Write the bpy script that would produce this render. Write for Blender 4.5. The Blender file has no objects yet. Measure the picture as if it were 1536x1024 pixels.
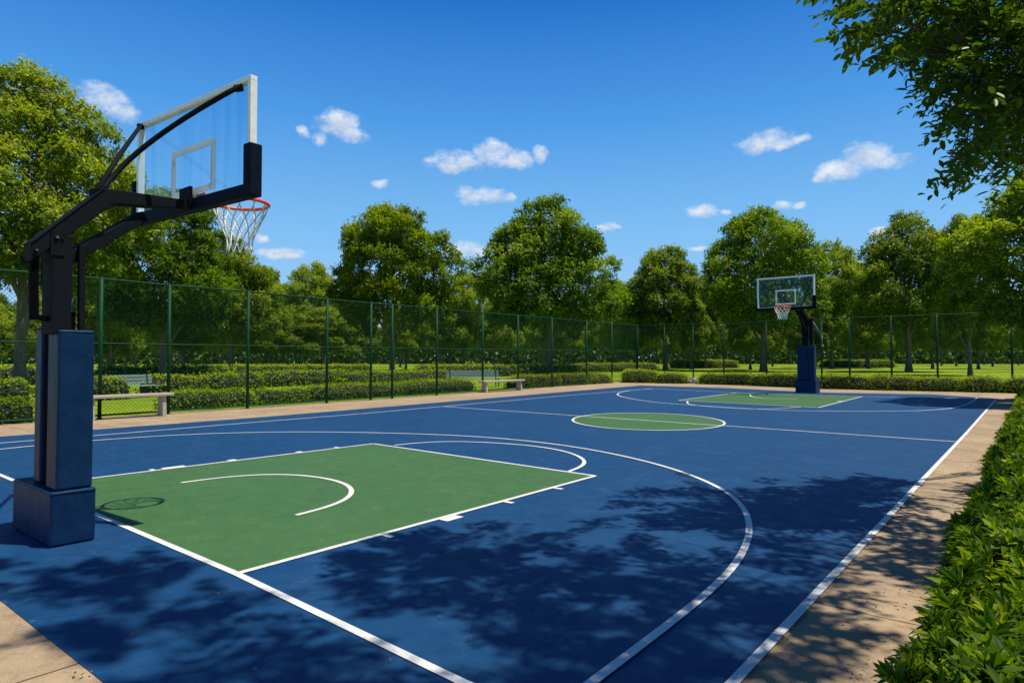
import bpy, math, random
import numpy as np
from mathutils import Vector, Matrix, noise as mnoise

R = math.radians
scene = bpy.context.scene
COL = scene.collection
rng = np.random.default_rng(7)
random.seed(7)

# ------------------------------------------------------------------ survey
# eye height, focal length and heading of the photograph; ground points are read off it
F0, EYE, HZ = 980.0, 1.5, 538.0
PIT = math.atan((HZ - 512) / F0)
YAW = math.atan((1554 - 768) * math.cos(PIT) / F0)
_c, _s = math.cos(YAW), math.sin(YAW)
FW = np.array([-_s * math.cos(PIT), _c * math.cos(PIT), math.sin(PIT)])
RT = np.array([_c, _s, 0.0])
UP = np.cross(RT, FW)

def ray(u, v):
    return FW * F0 + RT * (u - 768) + UP * (512 - v)

def g(u, v, z=0.0):
    d = ray(u, v)
    t = (z - EYE) / d[2]
    return (d[0] * t, d[1] * t)

def far(u, depth):
    "ground point at a heading and depth"
    d = ray(u, HZ)
    t = depth / F0
    return (d[0] * t, d[1] * t)

def proj(P):
    d = np.asarray(P, float) - np.array([0, 0, EYE])
    z = d @ FW
    return 768 + F0 * (d @ RT) / z, 512 - F0 * (d @ UP) / z, z

# sun
SUNH = np.array([0.335, 0.185, 1.0])
SUNV = SUNH / np.linalg.norm(SUNH)

# ------------------------------------------------------------------ node helpers
def new_mat(name):
    m = bpy.data.materials.new(name)
    m.use_nodes = True
    nt = m.node_tree
    for n in list(nt.nodes):
        nt.nodes.remove(n)
    return m, nt

def N(nt, typ, **kw):
    n = nt.nodes.new(typ)
    for k, v in kw.items():
        if k == 'inp':
            for a, b in v.items():
                n.inputs[a].default_value = b
        else:
            setattr(n, k, v)
    return n

def L(nt, a, b):
    nt.links.new(a, b)

def ramp(nt, fac, stops, interp='LINEAR'):
    r = N(nt, 'ShaderNodeValToRGB')
    r.color_ramp.interpolation = interp
    els = r.color_ramp.elements
    while len(els) > 1:
        els.remove(els[-1])
    els[0].position = stops[0][0]
    els[0].color = (*stops[0][1], 1)
    for p, c in stops[1:]:
        e = els.new(p)
        e.color = (*c, 1)
    L(nt, fac, r.inputs[0])
    return r

def objcoord(nt):
    return N(nt, 'ShaderNodeTexCoord').outputs['Object']

def noise_node(nt, vec, scale, detail=4, rough=0.55):
    n = N(nt, 'ShaderNodeTexNoise')
    n.inputs['Scale'].default_value = scale
    n.inputs['Detail'].default_value = detail
    n.inputs['Roughness'].default_value = rough
    L(nt, vec, n.inputs['Vector'])
    return n

def geo_pos(nt):
    return N(nt, 'ShaderNodeNewGeometry').outputs['Position']

def mapping(nt, vec, scale=(1, 1, 1), rot=(0, 0, 0)):
    m = N(nt, 'ShaderNodeMapping')
    m.inputs['Scale'].default_value = scale
    m.inputs['Rotation'].default_value = rot
    L(nt, vec, m.inputs['Vector'])
    return m.outputs[0]

def principled(nt, **kw):
    p = N(nt, 'ShaderNodeBsdfPrincipled')
    for k, v in kw.items():
        p.inputs[k].default_value = v
    o = N(nt, 'ShaderNodeOutputMaterial')
    L(nt, p.outputs[0], o.inputs[0])
    return p, o

def mixrgb(nt, fac, a, b, mode='MIX'):
    m = N(nt, 'ShaderNodeMix', data_type='RGBA', blend_type=mode)
    if isinstance(fac, float):
        m.inputs[0].default_value = fac
    else:
        L(nt, fac, m.inputs[0])
    for sock, val in ((m.inputs[6], a), (m.inputs[7], b)):
        if isinstance(val, tuple):
            sock.default_value = (*val, 1)
        else:
            L(nt, val, sock)
    return m.outputs[2]

def bump(nt, h, strength, dist, p):
    b = N(nt, 'ShaderNodeBump')
    b.inputs['Strength'].default_value = strength
    b.inputs['Distance'].default_value = dist
    L(nt, h, b.inputs['Height'])
    L(nt, b.outputs[0], p.inputs['Normal'])

# ------------------------------------------------------------------ materials
def court_mat(name, dark, mid, light):
    m, nt = new_mat(name)
    p, o = principled(nt, Roughness=0.62)
    p.inputs['Specular IOR Level'].default_value = 0.32
    pos = geo_pos(nt)
    n1 = noise_node(nt, pos, 0.55, 5, 0.6)
    n2 = noise_node(nt, mapping(nt, pos, (1, 1, 1), (0, 0, 0.4)), 5.0, 6, 0.7)
    n3 = noise_node(nt, pos, 160, 2, 0.6)
    a = ramp(nt, n1.outputs[0], [(0.3, dark), (0.5, mid), (0.72, light)])
    b = mixrgb(nt, 0.55, a.outputs[0], ramp(nt, n2.outputs[0], [(0.35, dark), (0.52, mid), (0.75, light)]).outputs[0])
    # grain
    gr = ramp(nt, n3.outputs[0], [(0.3, (0.72, 0.72, 0.72)), (0.7, (1.28, 1.28, 1.28))])
    c = mixrgb(nt, 1.0, b, gr.outputs[0], 'MULTIPLY')
    # pale scuffs: thin stretched streaks in several directions
    for rz, sc in ((0.5, 5), (-0.9, 7)):
        v = N(nt, 'ShaderNodeTexVoronoi', feature='DISTANCE_TO_EDGE')
        v.inputs['Scale'].default_value = sc
        wv = noise_node(nt, pos, 2.2, 3)
        mm = N(nt, 'ShaderNodeVectorMath', operation='MULTIPLY_ADD')
        L(nt, wv.outputs['Color'], mm.inputs[0]); mm.inputs[1].default_value = (0.9, 0.9, 0.9)
        L(nt, mapping(nt, pos, (1, 0.35, 1), (0, 0, rz)), mm.inputs[2])
        L(nt, mm.outputs[0], v.inputs['Vector'])
        line = ramp(nt, v.outputs['Distance'], [(0.0, (1, 1, 1)), (0.012, (0, 0, 0))])
        brk = ramp(nt, noise_node(nt, pos, 3.1 + rz, 3).outputs[0], [(0.52, (0, 0, 0)), (0.62, (0.5, 0.5, 0.5))])
        f = N(nt, 'ShaderNodeMath', operation='MULTIPLY')
        L(nt, line.outputs[0], f.inputs[0]); L(nt, brk.outputs[0], f.inputs[1])
        c = mixrgb(nt, f.outputs[0], c, tuple(min(1, x * 2.0 + 0.06) for x in light))
    sc = N(nt, 'ShaderNodeTexVoronoi', feature='DISTANCE_TO_EDGE'); sc.inputs['Scale'].default_value = 1.6
    sm = N(nt, 'ShaderNodeVectorMath', operation='MULTIPLY_ADD')
    L(nt, noise_node(nt, pos, 0.9, 4, 0.6).outputs['Color'], sm.inputs[0]); sm.inputs[1].default_value = (2.2, 2.2, 2.2); L(nt, pos, sm.inputs[2]); L(nt, sm.outputs[0], sc.inputs['Vector'])
    sl_ = ramp(nt, sc.outputs['Distance'], [(0.0, (1, 1, 1)), (0.02, (0, 0, 0))])
    sb = ramp(nt, noise_node(nt, pos, 1.9, 5, .7).outputs[0], [(0.54, (0, 0, 0)), (0.64, (0.4, 0.4, 0.4))])
    sf = N(nt, 'ShaderNodeMath', operation='MULTIPLY'); L(nt, sl_.outputs[0], sf.inputs[0]); L(nt, sb.outputs[0], sf.inputs[1])
    c = mixrgb(nt, sf.outputs[0], c, tuple(x * 0.35 for x in dark))
    # faint dust stains
    st = ramp(nt, noise_node(nt, pos, 1.7, 10, 0.8).outputs[0], [(0.52, (0, 0, 0)), (0.8, (0.09, 0.09, 0.09))])
    c = mixrgb(nt, st.outputs[0], c, (0.25, 0.24, 0.22))
    L(nt, c, p.inputs['Base Color'])
    rr = ramp(nt, n2.outputs[0], [(0.3, (0.5,) * 3), (0.7, (0.72,) * 3)])
    L(nt, rr.outputs[0], p.inputs['Roughness'])
    bump(nt, n3.outputs[0], 0.35, 0.004, p)
    return m

M = {}
M['blue'] = court_mat('blue_court', (0.001, 0.040, 0.122), (0.002, 0.048, 0.147), (0.004, 0.059, 0.170))
M['green'] = court_mat('green_court', (0.042, 0.118, 0.032), (0.050, 0.134, 0.038), (0.062, 0.152, 0.046))

def paint_mat():
    m, nt = new_mat('court_line_paint')
    p, o = principled(nt, Roughness=0.6)
    pos = geo_pos(nt)
    n = noise_node(nt, pos, 60, 5, 0.7)
    c = ramp(nt, n.outputs[0], [(0.30, (0.34, 0.38, 0.44)), (0.40, (0.70, 0.70, 0.68)), (0.7, (0.82, 0.82, 0.8))])
    n2 = noise_node(nt, pos, 2.5, 4)
    c2 = mixrgb(nt, 1.0, c.outputs[0], ramp(nt, n2.outputs[0], [(0.3, (0.85, 0.85, 0.85)), (0.6, (1, 1, 1))]).outputs[0], 'MULTIPLY')
    L(nt, c2, p.inputs['Base Color'])
    return m
M['paint'] = paint_mat()

def pavement_mat():
    m, nt = new_mat('pavement_concrete')
    p, o = principled(nt, Roughness=0.85)
    pos = geo_pos(nt)
    n1 = noise_node(nt, pos, 0.9, 6, 0.65)
    n2 = noise_node(nt, pos, 9, 8, 0.75)
    n3 = noise_node(nt, pos, 130, 3, 0.6)
    a = ramp(nt, n1.outputs[0], [(0.3, (0.33, 0.235, 0.155)), (0.55, (0.43, 0.315, 0.195)), (0.75, (0.50, 0.375, 0.24))])
    b = ramp(nt, n2.outputs[0], [(0.3, (0.62, 0.62, 0.62)), (0.5, (1, 1, 1)), (0.75, (1.15, 1.12, 1.08))])
    c = mixrgb(nt, 1.0, a.outputs[0], b.outputs[0], 'MULTIPLY')
    d = ramp(nt, n3.outputs[0], [(0.3, (0.7, 0.7, 0.7)), (0.6, (1.1, 1.1, 1.1))])
    c = mixrgb(nt, 1.0, c, d.outputs[0], 'MULTIPLY')
    br = N(nt, 'ShaderNodeTexBrick')
    br.offset = 0.0
    br.inputs['Scale'].default_value = 1.0
    br.inputs['Brick Width'].default_value = 1.85
    br.inputs['Row Height'].default_value = 1.45
    br.inputs['Mortar Size'].default_value = 0.010
    br.inputs['Mortar Smooth'].default_value = 0.3
    br.inputs['Color1'].default_value = (1, 1, 1, 1)
    br.inputs['Color2'].default_value = (0.86, 0.86, 0.86, 1)
    br.inputs['Mortar'].default_value = (0.25, 0.22, 0.2, 1)
    wob = N(nt, 'ShaderNodeVectorMath', operation='MULTIPLY_ADD')
    L(nt, noise_node(nt, pos, 4, 4).outputs['Color'], wob.inputs[0])
    wob.inputs[1].default_value = (0.02, 0.02, 0)
    L(nt, pos, wob.inputs[2])
    L(nt, wob.outputs[0], br.inputs['Vector'])
    c = mixrgb(nt, 1.0, c, br.outputs['Color'], 'MULTIPLY')
    # hairline cracks
    v = N(nt, 'ShaderNodeTexVoronoi', feature='DISTANCE_TO_EDGE')
    v.inputs['Scale'].default_value = 0.9
    mm = N(nt, 'ShaderNodeVectorMath', operation='MULTIPLY_ADD')
    L(nt, noise_node(nt, pos, 2.6, 6, 0.7).outputs['Color'], mm.inputs[0]); mm.inputs[1].default_value = (0.7, 0.7, 0.7)
    L(nt, pos, mm.inputs[2]); L(nt, mm.outputs[0], v.inputs['Vector'])
    cr = ramp(nt, v.outputs['Distance'], [(0.0, (0.75,) * 3), (0.006, (0, 0, 0))])
    brk = ramp(nt, noise_node(nt, pos, 0.8, 2).outputs[0], [(0.48, (0, 0, 0)), (0.55, (1, 1, 1))])
    f = N(nt, 'ShaderNodeMath', operation='MULTIPLY')
    L(nt, cr.outputs[0], f.inputs[0]); L(nt, brk.outputs[0], f.inputs[1])
    c = mixrgb(nt, f.outputs[0], c, (0.07, 0.055, 0.045))
    L(nt, c, p.inputs['Base Color'])
    bump(nt, n3.outputs[0], 0.5, 0.006, p)
    return m
M['pavement'] = pavement_mat()

def lawn_mat():
    m, nt = new_mat('lawn_grass')
    p, o = principled(nt, Roughness=0.9)
    pos = geo_pos(nt)
    n1 = noise_node(nt, pos, 0.09, 5, 0.6)
    n2 = noise_node(nt, pos, 2.5, 8, 0.8)
    a = ramp(nt, n1.outputs[0], [(0.35, (0.14, 0.23, 0.012)), (0.55, (0.24, 0.35, 0.015)), (0.7, (0.33, 0.43, 0.02))])
    b = ramp(nt, n2.outputs[0], [(0.3, (0.5, 0.55, 0.5)), (0.6, (1.15, 1.1, 1.0))])
    c = mixrgb(nt, 1.0, a.outputs[0], b.outputs[0], 'MULTIPLY')
    L(nt, c, p.inputs['Base Color'])
    p.inputs['Specular IOR Level'].default_value = 0.15
    bump(nt, n2.outputs[0], 0.6, 0.06, p)
    return m
M['lawn'] = lawn_mat()

def soil_mat():
    m, nt = new_mat('soil')
    p, o = principled(nt, Roughness=0.95)
    n = noise_node(nt, geo_pos(nt), 14, 6, 0.7)
    L(nt, ramp(nt, n.outputs[0], [(0.3, (0.025, 0.017, 0.01)), (0.7, (0.09, 0.06, 0.035))]).outputs[0], p.inputs['Base Color'])
    bump(nt, n.outputs[0], 0.8, 0.03, p)
    return m
M['soil'] = soil_mat()

def leaf_mat(name, stops, trans=0.4, tcol=(0.34, 0.38, 0.02), gloss=0.2, rough=0.42):
    "stops over the per leaf value called tone"
    m, nt = new_mat(name)
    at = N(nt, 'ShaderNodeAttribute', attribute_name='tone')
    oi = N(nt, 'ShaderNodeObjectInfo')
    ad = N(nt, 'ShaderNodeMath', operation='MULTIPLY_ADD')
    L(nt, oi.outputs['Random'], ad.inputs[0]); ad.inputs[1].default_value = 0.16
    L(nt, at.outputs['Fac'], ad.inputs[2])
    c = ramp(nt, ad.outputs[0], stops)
    p = N(nt, 'ShaderNodeBsdfPrincipled')
    p.inputs['Roughness'].default_value = rough
    p.inputs['Specular IOR Level'].default_value = gloss
    L(nt, c.outputs[0], p.inputs['Base Color'])
    t = N(nt, 'ShaderNodeBsdfTranslucent')
    tc = mixrgb(nt, 1.0, c.outputs[0], tuple(x * 4 for x in tcol), 'MULTIPLY')
    L(nt, tc, t.inputs['Color'])
    mx = N(nt, 'ShaderNodeMixShader')
    mx.inputs[0].default_value = trans
    L(nt, p.outputs[0], mx.inputs[1]); L(nt, t.outputs[0], mx.inputs[2])
    o = N(nt, 'ShaderNodeOutputMaterial')
    L(nt, mx.outputs[0], o.inputs[0])
    return m

M['leaf'] = leaf_mat('tree_leaf', [(0.0, (0.025, 0.060, 0.008)), (0.35, (0.105, 0.165, 0.010)), (0.65, (0.28, 0.34, 0.015)), (0.95, (0.50, 0.50, 0.022))], trans=0.4)
M['leaf_light'] = leaf_mat('tree_leaf_pale', [(0.0, (0.07, 0.12, 0.014)), (0.4, (0.20, 0.28, 0.02)), (0.8, (0.38, 0.44, 0.028)), (1.0, (0.52, 0.52, 0.035))], trans=0.42)  # pale foliage; also a painted sunlit look for crowns in shade
M['leaf_far'] = leaf_mat('far_leaf', [(0.0, (0.10, 0.17, 0.06)), (0.4, (0.19, 0.28, 0.09)), (1.0, (0.34, 0.42, 0.14))], trans=0.4)  # paler, duller green: distance haze put into the leaf colour
M['leaf_near'] = leaf_mat('near_leaf', [(0.0, (0.035, 0.075, 0.010)), (0.5, (0.08, 0.145, 0.013)), (1.0, (0.20, 0.26, 0.02))], trans=0.33)
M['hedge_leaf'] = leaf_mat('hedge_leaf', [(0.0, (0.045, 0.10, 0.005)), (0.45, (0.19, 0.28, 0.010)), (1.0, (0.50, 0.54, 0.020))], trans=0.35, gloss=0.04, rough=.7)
M['broad_leaf'] = leaf_mat('broad_leaf', [(0.0, (0.02, 0.055, 0.005)), (0.35, (0.075, 0.145, 0.008)), (0.6, (0.22, 0.31, 0.012)), (0.9, (0.52, 0.53, 0.02))], trans=0.38, gloss=0.12, rough=0.5)

M['litter'] = leaf_mat('dry_leaf', [(0.0, (0.10, 0.06, 0.03)), (0.5, (0.22, 0.15, 0.05)), (1.0, (0.16, 0.20, 0.03))], trans=0.1)

def simple_mat(name, col, rough=0.5, metal=0.0, nscale=20, amt=0.2, bstr=0.0, bdist=0.002, spec=0.5):
    m, nt = new_mat(name)
    p, o = principled(nt, Roughness=rough, Metallic=metal)
    p.inputs['Specular IOR Level'].default_value = spec
    n = noise_node(nt, objcoord(nt), nscale, 5, 0.6)
    lo = tuple(max(0, x * (1 - amt)) for x in col); hi = tuple(min(1, x * (1 + amt)) for x in col)
    L(nt, ramp(nt, n.outputs[0], [(0.3, lo), (0.7, hi)]).outputs[0], p.inputs['Base Color'])
    rr = ramp(nt, n.outputs[0], [(0.3, (max(0, rough - 0.08),) * 3), (0.7, (min(1, rough + 0.1),) * 3)])
    L(nt, rr.outputs[0], p.inputs['Roughness'])
    if bstr:
        bump(nt, n.outputs[0], bstr, bdist, p)
    return m
M['black_metal'] = simple_mat('black_powder_coat', (0.009, 0.011, 0.015), 0.7, 0.0, 30, 0.25, 0.05, spec=0.06)
M['dark_core'] = simple_mat('black_matte', (0.004, 0.004, 0.006), 0.8, spec=0.02)
M['alu'] = simple_mat('white_aluminium', (0.90, 0.91, 0.92), 0.35, 0.0, 12, 0.08)
M['board_pad'] = simple_mat('board_edge_pad', (0.005, 0.009, 0.020), 0.6, 0, 60, 0.2, 0.1, spec=0.06)
M['orange'] = simple_mat('orange_rim', (0.90, 0.105, 0.005), 0.4, 0, 20, 0.1)
M['net'] = simple_mat('white_net_cord', (0.86, 0.85, 0.83), 0.8, 0, 200, 0.15)
M['fence_green'] = simple_mat('green_fence_paint', (0.002, 0.050, 0.020), 0.6, 0, 15, 0.25, spec=0.2)
M['fence_wire'] = simple_mat('green_fence_wire', (0.007, 0.045, 0.026), 0.8, 0, 15, 0.2, spec=0.05)
M['stone'] = simple_mat('bench_stone', (0.42, 0.36, 0.29), 0.8, 0, 25, 0.25, 0.4, 0.004)
M['grey_slat'] = simple_mat('grey_bench_slat', (0.22, 0.31, 0.28), 0.6, 0, 25, 0.2)
M['rust'] = simple_mat('steel_bolt', (0.25, 0.17, 0.12), 0.5, 0.6, 60, 0.3)
M['wall'] = simple_mat('pale_wall', (0.55, 0.52, 0.47), 0.8, 0, 2, 0.15)
M['roofm'] = simple_mat('grey_roof', (0.20, 0.18, 0.17), 0.8, 0, 2, 0.2)
M['pane'] = simple_mat('dark_pane', (0.03, 0.04, 0.05), 0.15)

def pad_mat():
    m, nt = new_mat('navy_vinyl_pad')
    p, o = principled(nt, Roughness=0.42)
    p.inputs['Specular IOR Level'].default_value = 0.10
    oc = objcoord(nt)
    n = noise_node(nt, oc, 5, 4, 0.55)
    n2 = noise_node(nt, mapping(nt, oc, (1, 1, 0.5)), 9, 3, 0.5)
    n3 = noise_node(nt, oc, 350, 2, 0.5)
    c = ramp(nt, n.outputs[0], [(0.3, (0.004, 0.024, 0.070)), (0.7, (0.007, 0.034, 0.092))])
    L(nt, c.outputs[0], p.inputs['Base Color'])
    ad = N(nt, 'ShaderNodeMath', operation='MULTIPLY_ADD')
    L(nt, n3.outputs[0], ad.inputs[0]); ad.inputs[1].default_value = 0.03
    L(nt, n2.outputs[0], ad.inputs[2])
    bump(nt, ad.outputs[0], 0.7, 0.022, p)
    return m
M['pad'] = pad_mat()

def bark_mat():
    m, nt = new_mat('bark')
    p, o = principled(nt, Roughness=0.9)
    v = mapping(nt, objcoord(nt), (7, 7, 1.2))
    n = noise_node(nt, v, 3, 8, 0.7)
    L(nt, ramp(nt, n.outputs[0], [(0.3, (0.05, 0.038, 0.028)), (0.5, (0.14, 0.11, 0.085)), (0.72, (0.26, 0.22, 0.175))]).outputs[0], p.inputs['Base Color'])
    bump(nt, n.outputs[0], 0.9, 0.05, p)
    return m
M['bark'] = bark_mat()

def glass_mat():
    m, nt = new_mat('board_glass')
    tr = N(nt, 'ShaderNodeBsdfTransparent')
    n = noise_node(nt, mapping(nt, objcoord(nt), (3.2, 0.1, 0.15)), 1.6, 2)
    c = ramp(nt, n.outputs[0], [(0.45, (0.86, 0.95, 0.99)), (0.50, (0.74, 0.90, 0.97)), (0.6, (0.87, 0.95, 0.99))])  # darker vertical bands: reflections painted into the glass tint
    L(nt, c.outputs[0], tr.inputs[0])
    gl = N(nt, 'ShaderNodeBsdfGlossy'); gl.inputs['Roughness'].default_value = 0.04
    lw = N(nt, 'ShaderNodeLayerWeight'); lw.inputs['Blend'].default_value = 0.12
    fr = N(nt, 'ShaderNodeMath', operation='MULTIPLY'); L(nt, lw.outputs['Facing'], fr.inputs[0]); fr.inputs[1].default_value = 0.35
    mx = N(nt, 'ShaderNodeMixShader')
    L(nt, fr.outputs[0], mx.inputs[0]); L(nt, tr.outputs[0], mx.inputs[1]); L(nt, gl.outputs[0], mx.inputs[2])
    df = N(nt, 'ShaderNodeBsdfDiffuse'); df.inputs[0].default_value = (.75, .85, .9, 1)
    m2 = N(nt, 'ShaderNodeMixShader'); m2.inputs[0].default_value = 0.02
    L(nt, mx.outputs[0], m2.inputs[1]); L(nt, df.outputs[0], m2.inputs[2])
    o = N(nt, 'ShaderNodeOutputMaterial'); L(nt, m2.outputs[0], o.inputs[0])
    return m
M['glass'] = glass_mat()
def board_paint():
    m, nt = new_mat('white_board_paint')
    a = N(nt, 'ShaderNodeBsdfDiffuse'); a.inputs[0].default_value = (.86, .87, .88, 1)
    b = N(nt, 'ShaderNodeBsdfTranslucent'); b.inputs[0].default_value = (.88, .9, .92, 1)
    nn = noise_node(nt, objcoord(nt), 40, 3); rr = ramp(nt, nn.outputs[0], [(.3, (.68,) * 3), (.7, (.78,) * 3)])
    mx = N(nt, 'ShaderNodeMixShader'); L(nt, rr.outputs[0], mx.inputs[0]); L(nt, a.outputs[0], mx.inputs[1]); L(nt, b.outputs[0], mx.inputs[2])
    o = N(nt, 'ShaderNodeOutputMaterial'); L(nt, mx.outputs[0], o.inputs[0])
    return m
M['board_paint'] = board_paint()

# ------------------------------------------------------------------ mesh helpers
def add_obj(name, me, parent=None):
    o = bpy.data.objects.new(name, me)
    COL.objects.link(o)
    if parent is not None:
        o.parent = parent
    return o

def tag(o, label=None, cat=None, group=None, kind=None):
    if label: o['label'] = label
    if cat: o['category'] = cat
    if group: o['group'] = group
    if kind: o['kind'] = kind
    return o

def empty(name, loc=(0, 0, 0), rz=0):
    o = bpy.data.objects.new(name, None)
    o.empty_display_size = 0.3
    o.location = loc; o.rotation_euler = (0, 0, rz)
    COL.objects.link(o)
    return o

class MB:
    def __init__(s):
        s.v = []; s.f = []
    def add(s, vs, fs):
        b = len(s.v)
        s.v += [tuple(map(float, p)) for p in vs]
        s.f += [tuple(b + i for i in f) for f in fs]
        return s
    def box(s, x0, x1, y0, y1, z0, z1):
        vs = [(x, y, z) for z in (z0, z1) for x, y in ((x0, y0), (x1, y0), (x1, y1), (x0, y1))]
        return s.add(vs, [(3, 2, 1, 0), (4, 5, 6, 7), (0, 1, 5, 4), (1, 2, 6, 5), (2, 3, 7, 6), (3, 0, 4, 7)])
    def beam(s, p0, p1, w, h, h1=None, side=None):
        "rectangular bar: w across, h in the vertical plane of the bar"
        p0 = Vector(p0); p1 = Vector(p1); d = (p1 - p0).normalized()
        sd = Vector(side) if side else d.cross(Vector((0, 0, 1)))
        if sd.length < 1e-4: sd = Vector((1, 0, 0))
        sd.normalize(); up = sd.cross(d).normalized()
        h1 = h if h1 is None else h1
        vs = []
        for p, hh in ((p0, h), (p1, h1)):
            for a, b in ((-1, -1), (1, -1), (1, 1), (-1, 1)):
                vs.append(p + sd * a * w / 2 + up * b * hh / 2)
        return s.add(vs, [(3, 2, 1, 0), (4, 5, 6, 7), (0, 1, 5, 4), (1, 2, 6, 5), (2, 3, 7, 6), (3, 0, 4, 7)])
    def tube(s, pts, rad, n=8, cap=True, closed=False):
        pts = [Vector(p) for p in pts]
        if not hasattr(rad, '__len__'): rad = [rad] * len(pts)
        b = len(s.v); m = len(pts); ref = None
        for i, p in enumerate(pts):
            if closed: d = pts[(i + 1) % m] - pts[i - 1]
            else: d = pts[min(i + 1, m - 1)] - pts[max(i - 1, 0)]
            d.normalize()
            if ref is None:
                ref = d.orthogonal().normalized()
            ref = (ref - d * ref.dot(d))
            if ref.length < 1e-5: ref = d.orthogonal()
            ref.normalize(); q = d.cross(ref)
            for k in range(n):
                a = 2 * math.pi * k / n
                s.v.append(tuple(p + (ref * math.cos(a) + q * math.sin(a)) * rad[i]))
        rr = m if closed else m - 1
        for i in range(rr):
            j = (i + 1) % m
            for k in range(n):
                k2 = (k + 1) % n
                s.f.append((b + i * n + k, b + i * n + k2, b + j * n + k2, b + j * n + k))
        if cap and not closed:
            s.f.append(tuple(b + k for k in range(n - 1, -1, -1)))
            s.f.append(tuple(b + (m - 1) * n + k for k in range(n)))
        return s
    def poly(s, pts, z):
        return s.add([(p[0], p[1], z) for p in pts], [tuple(range(len(pts)))])
    def build(s, name, mat, parent=None, bevel=0.0, smooth=False, seg=2):
        me = bpy.data.meshes.new(name)
        me.from_pydata(s.v, [], s.f)
        me.validate(); me.update()
        me.materials.append(mat)
        if smooth:
            me.shade_smooth()
        o = add_obj(name, me, parent)
        if bevel:
            b = o.modifiers.new('bevel', 'BEVEL'); b.width = bevel; b.segments = seg; b.limit_method = 'ANGLE'
            b.harden_normals = False
            me.shade_smooth()
            wn = o.modifiers.new('wn', 'WEIGHTED_NORMAL'); wn.keep_sharp = True
        return o

def fast_mesh(name, V, Fq, mat, tone=None, parent=None, nper=4, link=True, smooth=False):
    "V (n,3) array; Fq (m,nper) index array"
    me = bpy.data.meshes.new(name)
    V = np.ascontiguousarray(V, np.float32); Fq = np.ascontiguousarray(Fq, np.int32)
    me.vertices.add(len(V)); me.vertices.foreach_set('co', V.ravel())
    me.loops.add(Fq.size); me.loops.foreach_set('vertex_index', Fq.ravel())
    me.polygons.add(len(Fq)); me.polygons.foreach_set('loop_start', np.arange(0, Fq.size, nper, dtype=np.int32))
    me.polygons.foreach_set('loop_total', np.full(len(Fq), nper, np.int32))
    me.update(calc_edges=True)
    if tone is not None:
        a = me.attributes.new('tone', 'FLOAT', 'POINT')
        a.data.foreach_set('value', np.ascontiguousarray(tone, np.float32))
    me.materials.append(mat)
    if smooth: me.shade_smooth()
    if not link: return me
    return add_obj(name, me, parent)

def unit(a):
    return a / np.maximum(np.linalg.norm(a, axis=-1, keepdims=True), 1e-9)

def leaf_quads(P, Nn, length, width, r, axis=None):
    "kite shaped leaves, slightly folded; P base points, Nn face normals"
    n = len(P)
    if axis is None:
        axis = r.normal(size=(n, 3))
    ax = unit(axis - Nn * (axis * Nn).sum(1, keepdims=True))
    sd = np.cross(Nn, ax)
    ln = (length * r.uniform(0.7, 1.25, n))[:, None]; wd = (width * r.uniform(0.75, 1.2, n))[:, None]
    fold = wd * 0.28
    v0 = P; v2 = P + ax * ln - Nn * fold * 0.6
    v1 = P + ax * ln * 0.45 + sd * wd * 0.5 + Nn * fold * 0.5
    v3 = P + ax * ln * 0.45 - sd * wd * 0.5 + Nn * fold * 0.5
    V = np.stack([v0, v1, v2, v3], 1).reshape(-1, 3)
    Fq = np.arange(4 * n).reshape(n, 4)
    return V, Fq

def ico(r, n, up=0.0):
    d = unit(r.normal(size=(n, 3)))
    if up:
        d[:, 2] = np.where(r.uniform(size=n) < up, np.abs(d[:, 2]), d[:, 2])
    return d

# ------------------------------------------------------------------ the ground
mb = MB()
# one sheet to the horizon, denser near by
gx = [-1500, -400, -120, -60, -30, 0, 30, 60, 120, 400, 1500]
vs = [(x, y, -0.03) for y in gx for x in gx]
fs = [(j * 11 + i, j * 11 + i + 1, (j + 1) * 11 + i + 1, (j + 1) * 11 + i) for j in range(10) for i in range(10)]
mb.add(vs, fs)
tag(mb.build('lawn', M['lawn']), kind='structure')

mb = MB()
pav = [(-18.75, -6), (-18.75, 10), (-19.35, 19), (-20.6, 32), (-21.6, 39.3), (-18, 38.9), (-7, 36.9), (-0.9, 38.2), (-0.2, 38.4), (-0.2, -6)]
def slab(mb, pts, z0, z1):
    n = len(pts)
    vs = [(p[0], p[1], z0) for p in pts] + [(p[0], p[1], z1) for p in pts]
    fs = [tuple(range(n, 2 * n))] + [(i, (i + 1) % n, n + (i + 1) % n, n + i) for i in range(n)]
    mb.add(vs, fs)
slab(mb, pav[::-1], -0.1, 0.0)
tag(mb.build('pavement', M['pavement']), kind='structure')

court = [(-1.09, 1.21), (-15.6, 1.21), g(0, 655), g(400, 625), g(665, 603), g(960, 578), g(1080, 581.5), g(1233, 588.5), g(1400, 591.5), (-1.14, 30.75)]
mb = MB(); slab(mb, court, -0.05, 0.006)
tag(mb.build('court_surface', M['blue']), kind='structure')

def smooth_path(pts, n=10):
    P = [Vector((p[0], p[1], 0)) for p in pts]
    P = [P[0] * 2 - P[1]] + P + [P[-1] * 2 - P[-2]]
    out = []
    for i in range(1, len(P) - 2):
        for k in range(n):
            t = k / n
            a, b, c, d = P[i - 1], P[i], P[i + 1], P[i + 2]
            out.append(0.5 * ((2 * b) + (c - a) * t + (2 * a - 5 * b + 4 * c - d) * t * t + (3 * b - a - 3 * c + d) * t ** 3))
    out.append(P[-2])
    return out

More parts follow.
